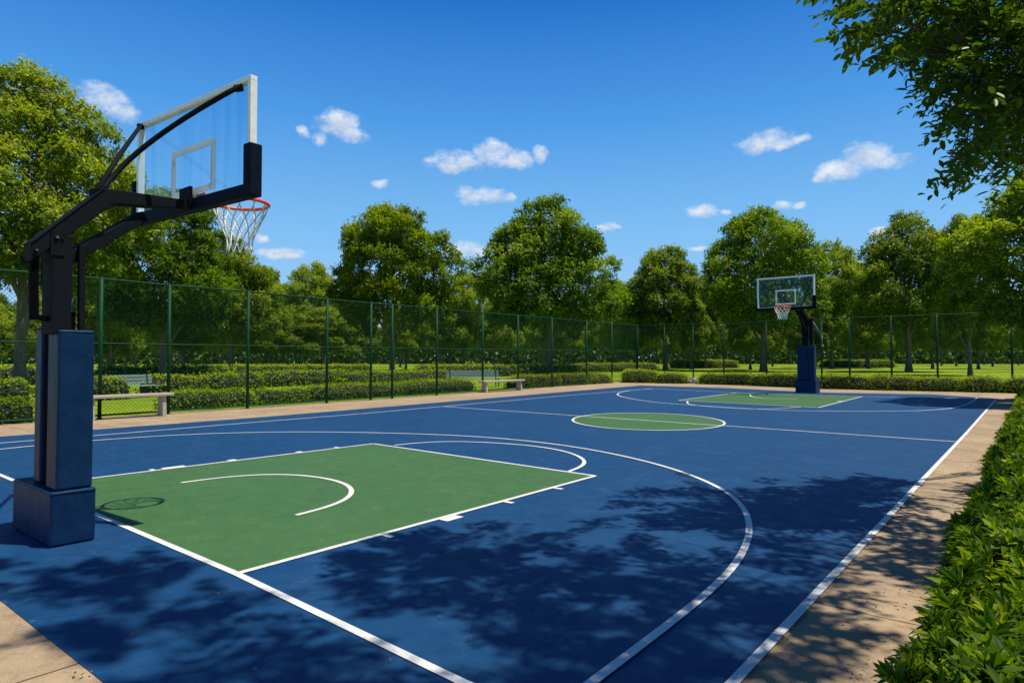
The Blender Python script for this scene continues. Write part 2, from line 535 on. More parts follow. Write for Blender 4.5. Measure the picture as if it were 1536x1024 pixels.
def fair(pts, it=25, keep=True):
    "fair a measured path so the line is smooth on the ground"
    P = [Vector(p) for p in pts]
    # resample evenly
    Ls = [0]
    for i in range(1, len(P)): Ls.append(Ls[-1] + (P[i] - P[i - 1]).length)
    n = max(12, int(Ls[-1] / 0.12)); Q = []; j = 0
    for k in range(n + 1):
        s = Ls[-1] * k / n
        while j < len(Ls) - 2 and Ls[j + 1] < s: j += 1
        t = (s - Ls[j]) / max(1e-9, Ls[j + 1] - Ls[j])
        Q.append(P[j].lerp(P[j + 1], min(1, t)))
    for _ in range(it):
        Q = [Q[0]] + [Q[i] * 0.5 + (Q[i - 1] + Q[i + 1]) * 0.25 for i in range(1, len(Q) - 1)] + [Q[-1]]
    return Q

LW = 0.056
lines = MB()
Z_LINE = 0.0115
def strip(pts, w=LW, closed=False, z=None):
    z = Z_LINE if z is None else z
    P = [Vector((p[0], p[1], 0)) for p in pts]; n = len(P); vs = []
    for i in range(n):
        if closed: a, b = P[i - 1], P[(i + 1) % n]
        else: a, b = P[max(0, i - 1)], P[min(n - 1, i + 1)]
        d0 = (P[i] - a); d1 = (b - P[i])
        if d0.length < 1e-6: d0 = d1
        if d1.length < 1e-6: d1 = d0
        t = (d0.normalized() + d1.normalized()).normalized()
        nn = Vector((-t.y, t.x, 0)); k = 1 / max(0.4, nn.dot(Vector((-d1.y, d1.x, 0)).normalized()))
        vs += [P[i] + nn * w / 2 * k, P[i] - nn * w / 2 * k]
    vs = [(v.x, v.y, z) for v in vs]
    m = n if closed else n - 1
    lines.add(vs, [(2 * i, 2 * i + 1, 2 * ((i + 1) % n) + 1, 2 * ((i + 1) % n)) for i in range(m)])

G = lambda L_: [g(u, v) for u, v in L_]
A_, B_, C_, D_ = g(355, 862), g(893, 714.5), g(560, 666), g(41, 730)
fA, fB, fC, fD = g(1018, 600.6), g(1228, 611.5), g(1105, 589), g(1293, 595)
# green paint
keys = MB()
keys.poly([A_, B_, C_, D_], 0.009); keys.poly([fA, fC, fD, fB], 0.009)
cc = []
for k in range(72):
    a = 2 * math.pi * k / 72
    du, dv = 114 * math.cos(a), 12.9 * math.sin(a)
    cc.append(g(973 + du, 632.8 + dv + du * 0.0215))
keys.poly(cc[::-1], 0.009)
tag(keys.build('key_paint', M['green']), kind='structure')
# white lines
xs = -1.115
nearc = (xs, 2.22)
base = [(-14.3, 2.47), g(0, 713), D_, g(145, 772.5), A_, g(690, 1024), nearc]
strip(base)
farc = (xs - 0.06, 30.6)
strip([nearc, (xs, 16), farc], z=Z_LINE + 0.001)
strip(fair([Vector((*p, 0)) for p in [(-14.3, 2.47)] + G([(0, 665), (141, 654), (360, 635.5), (523, 622.5), (669, 609.5), (860, 592.5), (979, 583)])], 40), z=Z_LINE + 0.001)
strip([g(979, 583), fC, fD, farc])
strip([A_, B_], z=Z_LINE + 0.001); strip([g(560, 666), g(893, 714.5)]); strip([C_, D_], z=Z_LINE + 0.001)
strip([fA, fC], z=Z_LINE + 0.001); strip([fA, fB]); strip([fB, fD], z=Z_LINE + 0.001)
strip([g(665, 610), g(1435, 663)])
strip(cc, closed=True, z=Z_LINE + 0.002)
def arc(L_, it=30, z=Z_LINE + 0.002):
    strip(fair(smooth_path(G(L_)), it), z=z)
arc([(800, 1092), (901, 1021), (978, 955), (1047, 907), (1094, 870), (1119, 833), (1130, 797), (1122, 765), (1093, 737), (1024, 708), (956, 689), (865, 671), (780, 660.5), (696, 654), (600, 650.5), (500, 648.5), (400, 648.5), (280, 652), (141, 661), (50, 669), (0, 674), (-80, 684)], 60, z=Z_LINE + 0.003)
arc([(592, 668.5), (627, 664.5), (673, 662.5), (728, 664), (792, 668.5), (837, 675), (865, 683), (879, 692), (876, 700), (852, 708.5)], 14)
arc([(272, 725), (319, 718), (387, 712), (437, 712), (483, 716.7), (515, 724), (531, 733), (531, 742), (519, 753), (492, 763), (444, 774)], 14)
arc([(1465, 596.6), (1458, 603), (1443, 609), (1428, 612.5), (1387, 616), (1333, 617), (1240, 617), (1196, 616.5), (1135, 614), (1072, 610), (1004, 605.6), (963, 601), (936, 596), (926, 592), (933, 588), (955, 584.8), (979.5, 583.6)], 10, z=Z_LINE + 0.003)
arc([(1031, 602), (1036, 607), (1086, 611.8), (1141, 614), (1168, 613), (1201, 610.5)], 6)
arc([(1125, 591.5), (1128, 595), (1150, 598), (1196, 598.3)], 4)
# lane hash marks
def along(P, Q, t, off, ln, wd):
    P = Vector((*P, 0)); Q = Vector((*Q, 0)); d = (Q - P).normalized(); n = Vector((d.y, -d.x, 0))
    c = P + (Q - P) * t + n * off
    a, b = d * ln / 2, n * wd / 2
    lines.add([(*(c + s1 * a + s2 * b).xy, Z_LINE) for s1, s2 in ((-1, -1), (1, -1), (1, 1), (-1, 1))], [(0, 1, 2, 3)])
for t, ln in ((0.27, 0.06), (0.43, 0.22), (0.61, 0.06), (0.80, 0.06)):
    along(A_, B_, t, 0.085, ln, 0.11)
for t, ln in ((0.335, 0.3), (0.28, 0.06), (0.50, 0.12), (0.72, 0.10), (0.86, 0.06)):
    along(C_, D_, 1 - t, 0.085, ln, 0.11)
along(fD, fB, 0.5, 0.11, 0.2, 0.16)
tag(lines.build('court_lines', M['paint']), kind='structure')

# planting strip under the border hedge
mb = MB()
mb.add([(-0.2, -6, 0.02), (2.4, -6, 0.02), (2.4, 42, 0.02), (-0.2, 42, 0.02)], [(0, 1, 2, 3)])
tag(mb.build('soil_bed', M['soil']), kind='structure')

# ------------------------------------------------------------------ fences
def fence(name, label, posts, top, mid, extra_thin=()):
    root = empty(name, (posts[0][0], posts[0][1], 0)); tag(root, label, 'fence')
    off = Vector((posts[0][0], posts[0][1], 0))
    P = [Vector((p[0], p[1], 0)) - off for p in posts]
    for p, h in zip(P, top):
        m = MB(); m.tube([p, p + Vector((0, 0, h))], 0.045, 10)
        m.tube([p + Vector((0, 0, h)), p + Vector((0, 0, h + 0.03))], [0.042, 0.02], 10)
        m.tube([p, p + Vector((0, 0, 0.03))], [0.07, 0.05], 10)
        m.build('post', M['fence_green'], root, smooth=True)
    for nm, zf, rad in (('top_rail', lambda i: top[i] - 0.02, 0.025), ('mid_rail', lambda i: top[i] * mid, 0.02), ('bottom_rail', lambda i: 0.09, 0.022)):
        m = MB()
        m.tube([p + Vector((0, 0, zf(i))) for i, p in enumerate(P)], rad, 8)
        m.build(nm, M['fence_green'], root, smooth=True)
    sp = 0.10; rw = 0.0031
    for i in range(len(P) - 1):
        a, b = P[i], P[i + 1]; d = (b - a); Lh = d.length; d.normalize(); nrm = Vector((-d.y, d.x, 0))
        Hh = (top[i] + top[i + 1]) / 2 - 0.05; z0 = 0.09
        segs = []
        hh = Hh - z0
        for sgn in (1, -1):
            k = -math.ceil(hh / sp)
            while k * sp < Lh + hh:
                # line x = k*sp + t (sgn=1) or x = k*sp... with reversed height
                x0 = k * sp; t0 = max(0.0, -x0); t1 = min(hh, Lh - x0)
                if t1 - t0 > 0.01:
                    za, zb = (z0 + t0, z0 + t1) if sgn == 1 else (Hh - t0, Hh - t1)
                    segs.append((a + d * (x0 + t0) + Vector((0, 0, za)) + nrm * 0.003 * sgn, a + d * (x0 + t1) + Vector((0, 0, zb)) + nrm * 0.003 * sgn))
                k += 1
        S0 = np.array([s[0][:] for s in segs]); S1 = np.array([s[1][:] for s in segs])
        nsub = np.maximum(1, np.ceil(np.linalg.norm(S1 - S0, axis=1) / 0.4)).astype(int)
        i_ = np.repeat(np.arange(len(S0)), nsub); k_ = np.concatenate([np.arange(q_) for q_ in nsub]); nn_ = nsub[i_][:, None]
        dS = (S1 - S0)[i_]; A0 = S0[i_] + dS * (k_[:, None] / nn_); A1_ = S0[i_] + dS * ((k_[:, None] + 1) / nn_); S0, S1 = A0, A1_
        D = unit(S1 - S0); nn = np.array(nrm[:]); q = np.cross(D, nn)
        V = []
        for E_ in (S0, S1):
            for aa in (0, 2.0944, 4.18879):
                V.append(E_ + rw * (math.cos(aa) * nn + math.sin(aa) * q))
        V = np.stack(V, 1).reshape(-1, 3); n = len(S0); b0 = np.arange(n)[:, None] * 6
        Fq = np.concatenate([b0 + np.array([[0, 1, 4, 3]]), b0 + np.array([[1, 2, 5, 4]]), b0 + np.array([[2, 0, 3, 5]])])
        fast_mesh('mesh_panel', V, Fq, M['fence_wire'], parent=root)
    return root

def gp(u, v): return g(u, v)
left_posts = [(-18.2, -2.0), (-18.2, 1.6), (-18.25, 4.0), gp(149, 628), gp(252, 620.2), gp(371, 612.5), gp(490, 604.5), gp(556, 599.6), gp(588, 597.8), gp(655, 593.2), gp(724, 588.4), gp(777, 584.6), gp(828, 581.5), gp(880, 578), (-20.6, 33.8), (-21.05, 39.0)]
left_posts = [(-18.25 - 0.095 * max(0, y - 6), y) if i < 14 else (x, y) for i, (x, y) in enumerate(left_posts)]
# slide the posts along the fence line so each keeps its heading
def on_line(u, x_of_y):
    lo, hi = 1.0, 60.0
    for _ in range(50):
        y = (lo + hi) / 2
        if proj((x_of_y(y), y, 0))[0] > u: hi = y
        else: lo = y
    return (x_of_y(y), y)
xl = lambda y: -18.28 - 0.062 * max(0, y - 6) - 0.0012 * max(0, y - 12) ** 2
left_posts = [(-18.28, -2.0), (-18.28, 1.0), (-18.28, 3.6)] + [on_line(u, xl) for u in (149, 252, 371, 490, 556, 588, 655, 724, 777, 828, 880, 918, 955)]
def tops(us_ys, posts):
    out = []
    for p in posts:
        u, _, d = proj((p[0], p[1], 0))
        v = np.interp(u, [a for a, b in us_ys], [b for a, b in us_ys])
        out.append(EYE + (HZ - v) * d / F0)
    return out
topl = tops([(149, 416), (252, 426), (371, 436), (490, 447.5), (588, 456), (655, 461.5), (724, 468), (777, 472), (880, 481), (955, 487)], left_posts)
topl[0:3] = [topl[3]] * 3
fence('chain_link_fence', 'long green chain-link fence along the left sideline with benches in front', left_posts, topl, 0.535)
cor = left_posts[-1]
def on_seg(u, a, b):
    lo, hi = 0.0, 1.0
    for _ in range(50):
        t = (lo + hi) / 2
        if proj((a[0] + (b[0] - a[0]) * t, a[1] + (b[1] - a[1]) * t, 0))[0] > u: hi = t
        else: lo = t
    return (a[0] + (b[0] - a[0]) * t, a[1] + (b[1] - a[1]) * t)
bend = gp(1275, 583.6); endp = (6.0, 38.5)
back_posts = [cor] + [on_seg(u, cor, bend) for u in (997, 1040, 1086, 1150, 1233)] + [bend] + [on_seg(u, bend, endp) for u in (1338, 1407, 1519)] + [(3.2, 37.9), endp]
topb = tops([(955, 487), (997, 486), (1086, 484), (1233, 478), (1275, 476), (1408, 471), (1519, 467.5), (1700, 462)], back_posts)
topb[0] = topl[-1]
back_posts[0] = (cor[0] + 0.09, cor[1] + 0.0)
fence('chain_link_fence', 'dark green chain-link fence across the far end behind the distant hoop', back_posts, topb, 0.49)

# ------------------------------------------------------------------ basketball hoops
def circle(c, r, n, z):
    return [(c[0] + r * math.cos(2 * math.pi * k / n), c[1] + r * math.sin(2 * math.pi * k / n), z) for k in range(n)]

def net_part(c, z, r0, r1, h, cord, root, segs=12, rows=5):
    m = MB()
    def rr(t): return r0 + (r1 - r0) * (1 - (1 - t) ** 1.7) * 1.0 + 0.012 * math.sin(t * 6.28)
    for s in range(segs):
        for sg in (1, -1):
            pts = []
            nst = rows * 4
            for k in range(nst + 1):
                t = k / nst
                # straight loops near the rim, criss-cross below
                tw = 0.0 if t < 0.12 else (t - 0.12) / 0.88
                ph = 2 * math.pi * (s + sg * (tw * (rows - 1) * 0.5 + 0.0)) / segs
                zz = z - 0.01 - h * t
                r = rr(t)
                pts.append((c[0] + r * math.cos(ph), c[1] + r * math.sin(ph), zz))
            m.tube(pts, cord, 5)
        a = 2 * math.pi * s / segs
        m.tube([(c[0] + r0 * math.cos(a), c[1] + r0 * math.sin(a), z + 0.004), (c[0] + r0 * math.cos(a) * 0.995, c[1] + r0 * math.sin(a) * 0.995, z - 0.03)], cord * 1.6, 5)
    return m.build('net', M['net'], root, smooth=True)

def board_parts(root, bc, w, z0, z1, yaw, padh, sq, fr=0.045, padr=0.42):
    "backboard centred at bc (x, y) facing local +y rotated by yaw"
    B = empty('backboard', (bc[0], bc[1], 0), yaw); B.parent = root
    # the backboard is a part: use its glass as the carrier mesh
    bpy.data.objects.remove(B)
    def place(o, parent=None):
        return o
    Mx = Matrix.Translation((bc[0], bc[1], 0)) @ Matrix.Rotation(yaw, 4, 'Z')
    def T(mb_):
        mb_.v = [tuple(Mx @ Vector(p)) for p in mb_.v]; return mb_
    h = w / 2
    gm = MB().box(-h + fr, h - fr, -0.006, 0.006, z0 + fr, z1 - fr); T(gm)
    glass = gm.build('backboard', M['glass'], root)
    f = MB(); d = 0.034
    f.box(-h, h, -d, d, z1 - fr, z1); f.box(-h, h, -d, d, z0, z0 + fr)
    f.box(-h, -h + fr, -d, d, z0 + fr, z1 - fr); f.box(h - fr, h, -d, d, z0 + fr, z1 - fr)
    T(f); f.build('frame', M['alu'], glass, bevel=0.004)
    p = MB(); pd = 0.062
    # padding wrapped round the lower edge and corners
    t = 0.05; zt = z0 + (z1 - z0) * padr
    x0, x1 = -h - t * 1.1, h + t * 0.95; tb = t * 1.5
    outer = [(x0, zt), (x0, z0 - tb), (x1, z0 - tb), (x1, zt), (h - fr * 1.5, zt), (h - fr * 1.5, z0 + fr * 0.85), (-h + .004, z0 + fr * 0.85), (-h + .004, zt)]
    vs = [(a, -pd, b) for a, b in outer] + [(a, pd, b) for a, b in outer]
    quads = [(0, 1, 6, 7), (1, 2, 5, 6), (2, 3, 4, 5)]
    fs = [q for q in quads] + [tuple(8 + i for i in reversed(q)) for q in quads]
    fs += [(i, 8 + i, 8 + (i + 1) % 8, (i + 1) % 8) for i in range(8)]
    p.add(vs, fs); T(p); p.build('edge_padding', M['board_pad'], glass, bevel=0.014, seg=3)
    s = MB(); sx0, sx1, sz0, sz1 = sq; lw = 0.055
    for yy in (-0.0085, 0.0085):
        s.box(sx0, sx1, yy - 0.001, yy + 0.001, sz1 - lw, sz1); s.box(sx0, sx1, yy - 0.001, yy + 0.001, sz0, sz0 + lw)
        s.box(sx0, sx0 + lw, yy - 0.001, yy + 0.001, sz0 + lw, sz1 - lw); s.box(sx1 - lw, sx1, yy - 0.001, yy + 0.001, sz0 + lw, sz1 - lw)
    T(s); s.build('target_square', M['board_paint'], glass)
    return glass, Mx

def rim_part(root, c, z, r, back_y, sgn, thick=0.018):
    m = MB()
    m.tube(circle(c, r, 40, z), thick, 8, closed=True)
    o = m.build('rim', M['orange'], root, smooth=True)
    b = MB()
    b.box(c[0] - 0.08, c[0] + 0.08, min(back_y, back_y + sgn * 0.02), max(back_y, back_y + sgn * 0.02), z - 0.10, z + 0.02)
    b.beam((c[0] - 0.07, back_y + sgn * 0.01, z), (c[0] - 0.12, c[1] - sgn * r * 0.88, z), 0.025, 0.02)
    b.beam((c[0] + 0.07, back_y + sgn * 0.01, z), (c[0] + 0.12, c[1] - sgn * r * 0.88, z), 0.025, 0.02)
    b.beam((c[0], back_y + sgn * 0.01, z - 0.08), (c[0], c[1] - sgn * r * 0.97, z - 0.01), 0.08, 0.012)
    b.build('rim_bracket', M['orange'], o, bevel=0.003)
    return o

# near hoop; its parts are laid out about the base, seen in the photo from behind
root = empty('basketball_hoop', (-6.57, 1.92, 0))
tag(root, 'large near basketball hoop seen from behind with navy padded base and black arm', 'basketball hoop', 'basketball hoops of the court')
O = Vector((-6.57, 1.92, 0))
def sh(mb_):
    mb_.v = [(a - O.x, b - O.y, c - O.z) for a, b, c in mb_.v]; return mb_
def B_(mb_, name, mat, par, **k):
    return sh(mb_).build(name, mat, par, **k)
bp = B_(MB().box(-7.07, -6.085, 1.77, 2.09, 0.012, 0.442), 'base_pad', M['pad'], root, bevel=0.018, seg=3)
seam = MB()
seam.tube([(-7.07, 1.766, 0.425), (-6.083, 1.766, 0.425), (-6.081, 2.09, 0.425)], 0.004, 5)
seam.tube([(-6.083, 1.768, 0.02), (-6.083, 1.768, 0.44)], 0.005, 5)
B_(seam, 'piping', M['pad'], bp)
pr = B_(MB().box(-6.36, -6.105, 1.81, 2.07, 0.445, 1.735), 'column_pad', M['pad'], root, bevel=0.02, seg=3)
seam = MB(); seam.tube([(-6.103, 1.812, 0.46), (-6.103, 1.812, 1.725)], 0.004, 5)
seam.tube([(-6.34, 1.808, 1.72), (-6.105, 1.808, 1.72), (-6.103, 2.06, 1.72)], 0.003, 5)
B_(seam, 'piping', M['pad'], pr)
B_(MB().box(-6.79, -6.62, 1.84, 2.07, 0.445, 1.75), 'column_pad', M['pad'], root, bevel=0.02, seg=3)
B_(MB().box(-6.60, -6.40, 1.86, 2.02, 0.40, 1.90), 'rear_post', M['dark_core'], root, bevel=0.006)
B_(MB().box(-6.375, -6.13, 1.765, 1.905, 1.70, 2.50), 'column', M['black_metal'], root, bevel=0.006)
B_(MB().box(-6.56, -6.40, 1.82, 1.90, 1.86, 2.12).box(-6.54, -6.385, 1.80, 1.86, 2.14, 2.36), 'counterweight', M['dark_core'], root, bevel=0.006)
m = MB().beam((-6.21, 1.66, 2.34), (-6.21, 1.67, 1.81), 0.07, 0.05, side=(1, 0, 0))
m.beam((-6.21, 1.67, 1.835), (-6.21, 1.78, 1.82), 0.06, 0.04); m.beam((-6.45, 1.66, 2.30), (-6.21, 1.66, 2.30), 0.05, 0.04)
B_(m, 'hanger_rod', M['dark_core'], root, bevel=0.004)
B_(MB().beam((-6.16, 1.975, 2.44), (-6.16, 1.985, 1.72), 0.05, 0.045, side=(1, 0, 0)), 'rod', M['black_metal'], root, bevel=0.006)
# main arm, slightly tapered
am = MB()
am.add([(x, y, z) for x in (-6.33, -6.13) for y, z in ((1.618, 2.40), (1.632, 2.275), (2.215, 2.825), (2.15, 2.955))],
       [(0, 1, 2, 3), (7, 6, 5, 4), (0, 4, 5, 1), (1, 5, 6, 2), (2, 6, 7, 3), (3, 7, 4, 0)])
arm = B_(am, 'arm', M['black_metal'], root, bevel=0.008)
cap = MB().beam((-6.23, 1.625, 2.412), (-6.23, 2.13, 2.942), 0.215, 0.012)
B_(cap, 'top_plate', M['black_metal'], arm, bevel=0.002)
m = MB()
for y, z, r in ((1.79, 2.475, 0.022), (1.655, 2.355, 0.015), (1.83, 2.47, 0.012)):
    m.tube([(-6.135, y, z), (-6.112, y, z)], r, 10)
m.box(-6.129, -6.121, 1.75, 1.85, 2.33, 2.53)
B_(m, 'pivot_bolt', M['black_metal'], arm, bevel=0.002)
m = MB(); m.tube([(-6.13, 1.79, 2.475), (-6.104, 1.79, 2.475)], 0.010, 8); B_(m, 'bolt', M['rust'], arm); m = MB(); m.tube([(-6.13, 1.655, 2.355), (-6.106, 1.655, 2.355)], 0.008, 8)
B_(m, 'bolt', M['rust'], arm)
B_(MB().beam((-6.23, 2.09, 2.885), (-6.42, 2.96, 2.985), 0.16, 0.13, 0.085), 'top_beam', M['black_metal'], root, bevel=0.008)
B_(MB().beam((-6.23, 1.86, 2.30), (-6.36, 2.52, 2.80), 0.13, 0.095), 'brace', M['black_metal'], root, bevel=0.008)
gl, Mx = board_parts(root, (-6.45, 3.0), 2.12, 3.01, 4.022, 0.0504, 0.1, (-0.36, 0.43, 3.108, 3.59), padr=0.39)
for ch in [gl] + list(gl.children):
    for v in ch.data.vertices:
        v.co -= O
m = MB().box(-6.53, -6.31, 2.925, 2.955, 2.97, 3.16); m.box(-6.53, -6.30, 2.82, 2.925, 2.935, 2.975)
B_(m, 'mounting_plate', M['black_metal'], root, bevel=0.004)
m = MB()
ks = Vector((-6.30, 2.12, 2.93)); ke = Vector((-7.398, 2.90, 3.97))
m.tube([ks, ks.lerp(ke, .5) + Vector((0, -.01, .0)), ke], [0.024, 0.024, 0.02], 8)
sr0_ = B_(m, 'stay_rod', M['black_metal'], root, smooth=True)
ks = Vector((-6.17, 2.13, 2.93)); mid1 = Vector((-6.30, 2.37, 3.27)); mid2 = Vector((-6.20, 2.56, 3.46)); ke = Vector((-5.57, 3.0, 3.945))
pts = smooth_path([(0, 0), (1, 0)])
def bez(P, n=16):
    out = []
    for i in range(n + 1):
        t = i / n; q = list(P)
        while len(q) > 1: q = [q[j].lerp(q[j + 1], t) for j in range(len(q) - 1)]
        out.append(q[0])
    return out
m = MB(); m.tube(bez([ks, Vector((-6.28, 2.25, 3.12)), Vector((-6.34, 2.44, 3.40)), Vector((-6.0, 2.70, 3.68)), ke]), 0.023, 8)
sr_ = B_(m, 'stay_rod', M['black_metal'], root, smooth=True)
m = MB(); m.tube([ke + Vector((-.03, -.01, -.01)), ke + Vector((.02, .03, 0))], 0.033, 8); B_(m, 'clamp', M['black_metal'], sr_, smooth=True)
m = MB(); m.tube([Vector((-7.398, 2.88, 3.965)), Vector((-7.398, 2.93, 3.975))], 0.033, 8); B_(m, 'clamp', M['black_metal'], sr0_, smooth=True)
rc = (-6.28, 3.42)
rm = rim_part(root, (rc[0] - O.x, rc[1] - O.y), 3.075, 0.272, 3.01 - O.y, 1)
net_part((rc[0] - O.x, rc[1] - O.y), 3.075, 0.27, 0.125, 0.48, 0.0062, root)

# far hoop, facing the camera
X0 = -8.13; YB = 30.45
root = empty('basketball_hoop', (X0 + 0.1, YB, 0))
tag(root, 'small distant basketball hoop facing the camera on the far baseline', 'basketball hoop', 'basketball hoops of the court')
O = Vector((X0 + 0.1, YB, 0))
bx = g(1193, 589.5)[0] * 1.0
def Xat(u, y):  # x of a heading on the line y
    lo, hi = -40.0, 5.0
    for _ in range(50):
        x = (lo + hi) / 2
        if proj((x, y, 0))[0] > u: hi = x
        else: lo = x
    return x
def Zat(v, x, y):
    d = proj((x, y, 0))[2]; return EYE + (HZ - v) * d / F0
yb = 30.3
bL, bR = Xat(1193, yb), Xat(1223.5, yb)
zb = Zat(569.5, bL, yb)
bp = B_(MB().box(bL, bR, yb, yb + 0.75, 0.012, zb), 'base_pad', M['pad'], root, bevel=0.02)
pL, pR = Xat(1196, yb + .08), Xat(1222, yb + .08)
zp = Zat(518, pL, yb)
pr = B_(MB().box(pL, pR, yb + .08, yb + 0.42, zb + 0.003, zp), 'column_pad', M['pad'], root, bevel=0.02)
seam = MB().tube([((pL + pR) / 2 + .1, yb + .077, zb + .02), ((pL + pR) / 2 + .12, yb + .077, (zb + zp) / 2), ((pL + pR) / 2, yb + .077, zp - .02)], 0.008, 5)
B_(seam, 'piping', M['board_pad'], pr)
cL, cR = Xat(1204, yb + .2), Xat(1213, yb + .2)
zc = Zat(474, cL, yb)
B_(MB().box(cL, cR, yb + .15, yb + .36, zp - .02, zc), 'column', M['black_metal'], root, bevel=0.01)
B_(MB().box(cR + .06, cR + .20, yb + .15, yb + .30, zp - .02, zc - .1), 'rear_post', M['black_metal'], root, bevel=0.01)
ybd = 28.4
tL, tR = Xat(1137, ybd), Xat(1224.5, ybd)
z0f, z1f = 3.60, 4.93
cx = (tL + tR) / 2; wf = tR - tL
xm = (cL + cR) / 2 + 0.08
B_(MB().beam((xm, yb + .55, zc - .35), (xm - .1, yb - .55, z0f + .12), 0.22, 0.20, 0.18), 'arm', M['black_metal'], root, bevel=0.01)
B_(MB().beam((xm - .1, yb - .55, z0f + .06), (cx, ybd + .05, z0f - .0), 0.16, 0.16, 0.12), 'top_beam', M['black_metal'], root, bevel=0.01)
B_(MB().beam((xm, yb + .2, zc - .75), (xm - .15, yb - .7, z0f - .02), 0.10, 0.10), 'brace', M['black_metal'], root, bevel=0.01)
gl, Mx = board_parts(root, (cx, ybd), wf, z0f, z1f, -0.02, 0.1, (-0.40, 0.42, z0f + .16, z0f + .78), fr=0.065, padr=0.36)
for ch in [gl] + list(gl.children):
    for v in ch.data.vertices:
        v.co -= O
for ex, bend_ in ((tL + .12, 0.0), (tR - .12, 0.0)):
    m = MB(); m.tube(bez([Vector((xm - .1, yb - .6, z0f + .1)), Vector((xm * .6 + ex * .4, yb - 1.2, z0f + .35)), Vector((ex, ybd + .05, z1f - .15))]), 0.035, 8)
    B_(m, 'stay_rod', M['black_metal'], root, smooth=True)
m = MB()
q0 = Vector((cR + .12, yb + .36, Zat(479, cR, yb))); 
xr = Xat(1234, yb + .4)
q1 = Vector((xr, yb + .4, Zat(502, xr, yb))); q2 = Vector((xr + .02, yb + .4, Zat(517, xr, yb)))
m.tube([q0, q1], 0.022, 6); m.tube([q0 + Vector((.0, 0, -.09)), q1 + Vector((-.06, 0, -.04))], 0.015, 6); m.tube([q1, q2], 0.018, 6); m.tube([q2, q2 + Vector((0, 0, -.08))], 0.05, 8)
B_(m, 'crank_handle', M['grey_slat'], root, smooth=True)
rcf = (cx + 0.02, ybd - 0.50)
rim_part(root, (rcf[0] - O.x, rcf[1] - O.y), 3.60 - 0.0 + .03, 0.33, ybd - .05 - O.y, -1, 0.022)
net_part((rcf[0] - O.x, rcf[1] - O.y), 3.63, 0.32, 0.17, 0.50, 0.011, root)

# ------------------------------------------------------------------ benches
def slab_bench(loc, rz, ln, h, label, leg_mat='stone'):
    r_ = empty('park_bench', (loc[0], loc[1], 0), rz); tag(r_, label, 'bench', 'backless benches by the left fence')
    MB().box(-ln / 2, ln / 2, -0.2, 0.2, h - 0.07, h).build('seat', M['stone'], r_, bevel=0.012)
    for s in (-1, 1):
        x = s * (ln / 2 - 0.22)
        mm = MB(); mm.add([(x - .05, -.16, 0), (x + .05, -.16, 0), (x + .05, .16, 0), (x - .05, .16, 0), (x - .05, -.13, h - .07), (x + .05, -.13, h - .07), (x + .05, .13, h - .07), (x - .05, .13, h - .07)],
               [(3, 2, 1, 0), (4, 5, 6, 7), (0, 1, 5, 4), (1, 2, 6, 5), (2, 3, 7, 6), (3, 0, 4, 7)])
        mm.build('leg', M['stone'], r_, bevel=0.008)
    return r_
def back_bench(loc, rz, ln, label):
    r_ = empty('park_bench', (loc[0], loc[1], 0), rz); tag(r_, label, 'bench', 'benches with backs behind the fence')
    mm = MB()
    for k in range(4): mm.box(-ln / 2, ln / 2, -.28 + k * .13, -.18 + k * .13, .42, .455)
    mm.build('seat', M['grey_slat'], r_, bevel=0.006)
    mm = MB()
    for k in range(3): mm.beam((-ln / 2, .27 + k * .02, .56 + k * .13), (ln / 2, .27 + k * .02, .56 + k * .13), .03, .10)
    mm.build('backrest', M['grey_slat'], r_, bevel=0.006)
    for s in (-1, 1):
        x = s * (ln / 2 - .2); mm = MB()
        mm.beam((x, -.22, 0), (x, -.22, .42), .05, .05, side=(1, 0, 0)); mm.beam((x, .2, 0), (x, .31, .9), .05, .05, side=(1, 0, 0)); mm.beam((x, -.25, .40), (x, .24, .40), .05, .04)
        mm.build('leg', M['fence_green'], r_, bevel=0.004)
    return r_
b0, b1 = g(150, 627), g(254, 620)
bxl = -18.02
def bench_at(u0, u1, v1, x, h, label):
    ys = []
    for u in (u0, u1):
        lo, hi = 1.0, 60.0
        for _ in range(50):
            y = (lo + hi) / 2
            if proj((x, y, 0))[0] > u: hi = y
            else: lo = y
        ys.append(y)
    slab_bench((x, sum(ys) / 2), math.pi / 2, ys[1] - ys[0], h, label)
bench_at(120, 256, 0, -18.0, 0.60, 'backless stone bench nearest the camera, partly behind the near hoop column')
bench_at(722, 783, 0, xl(23) + .25, 0.52, 'backless stone bench further along the left fence, at the gap in the hedges')
_b = g(190, 596); back_bench(_b, math.pi / 2 + .2, 2.4, 'pale green bench with backrest behind the fence, beyond the nearest bench')
_b = g(712, 580); back_bench(_b, math.pi / 2 - .5, 3.0, 'grey bench with backrest behind the fence, beside the gap in the hedges')

# ------------------------------------------------------------------ trees
def bez3(P, n):
    P = np.array(P); t = np.linspace(0, 1, n)[:, None]
    return (1 - t) ** 2 * P[0] + 2 * t * (1 - t) * P[1] + t ** 2 * P[2]

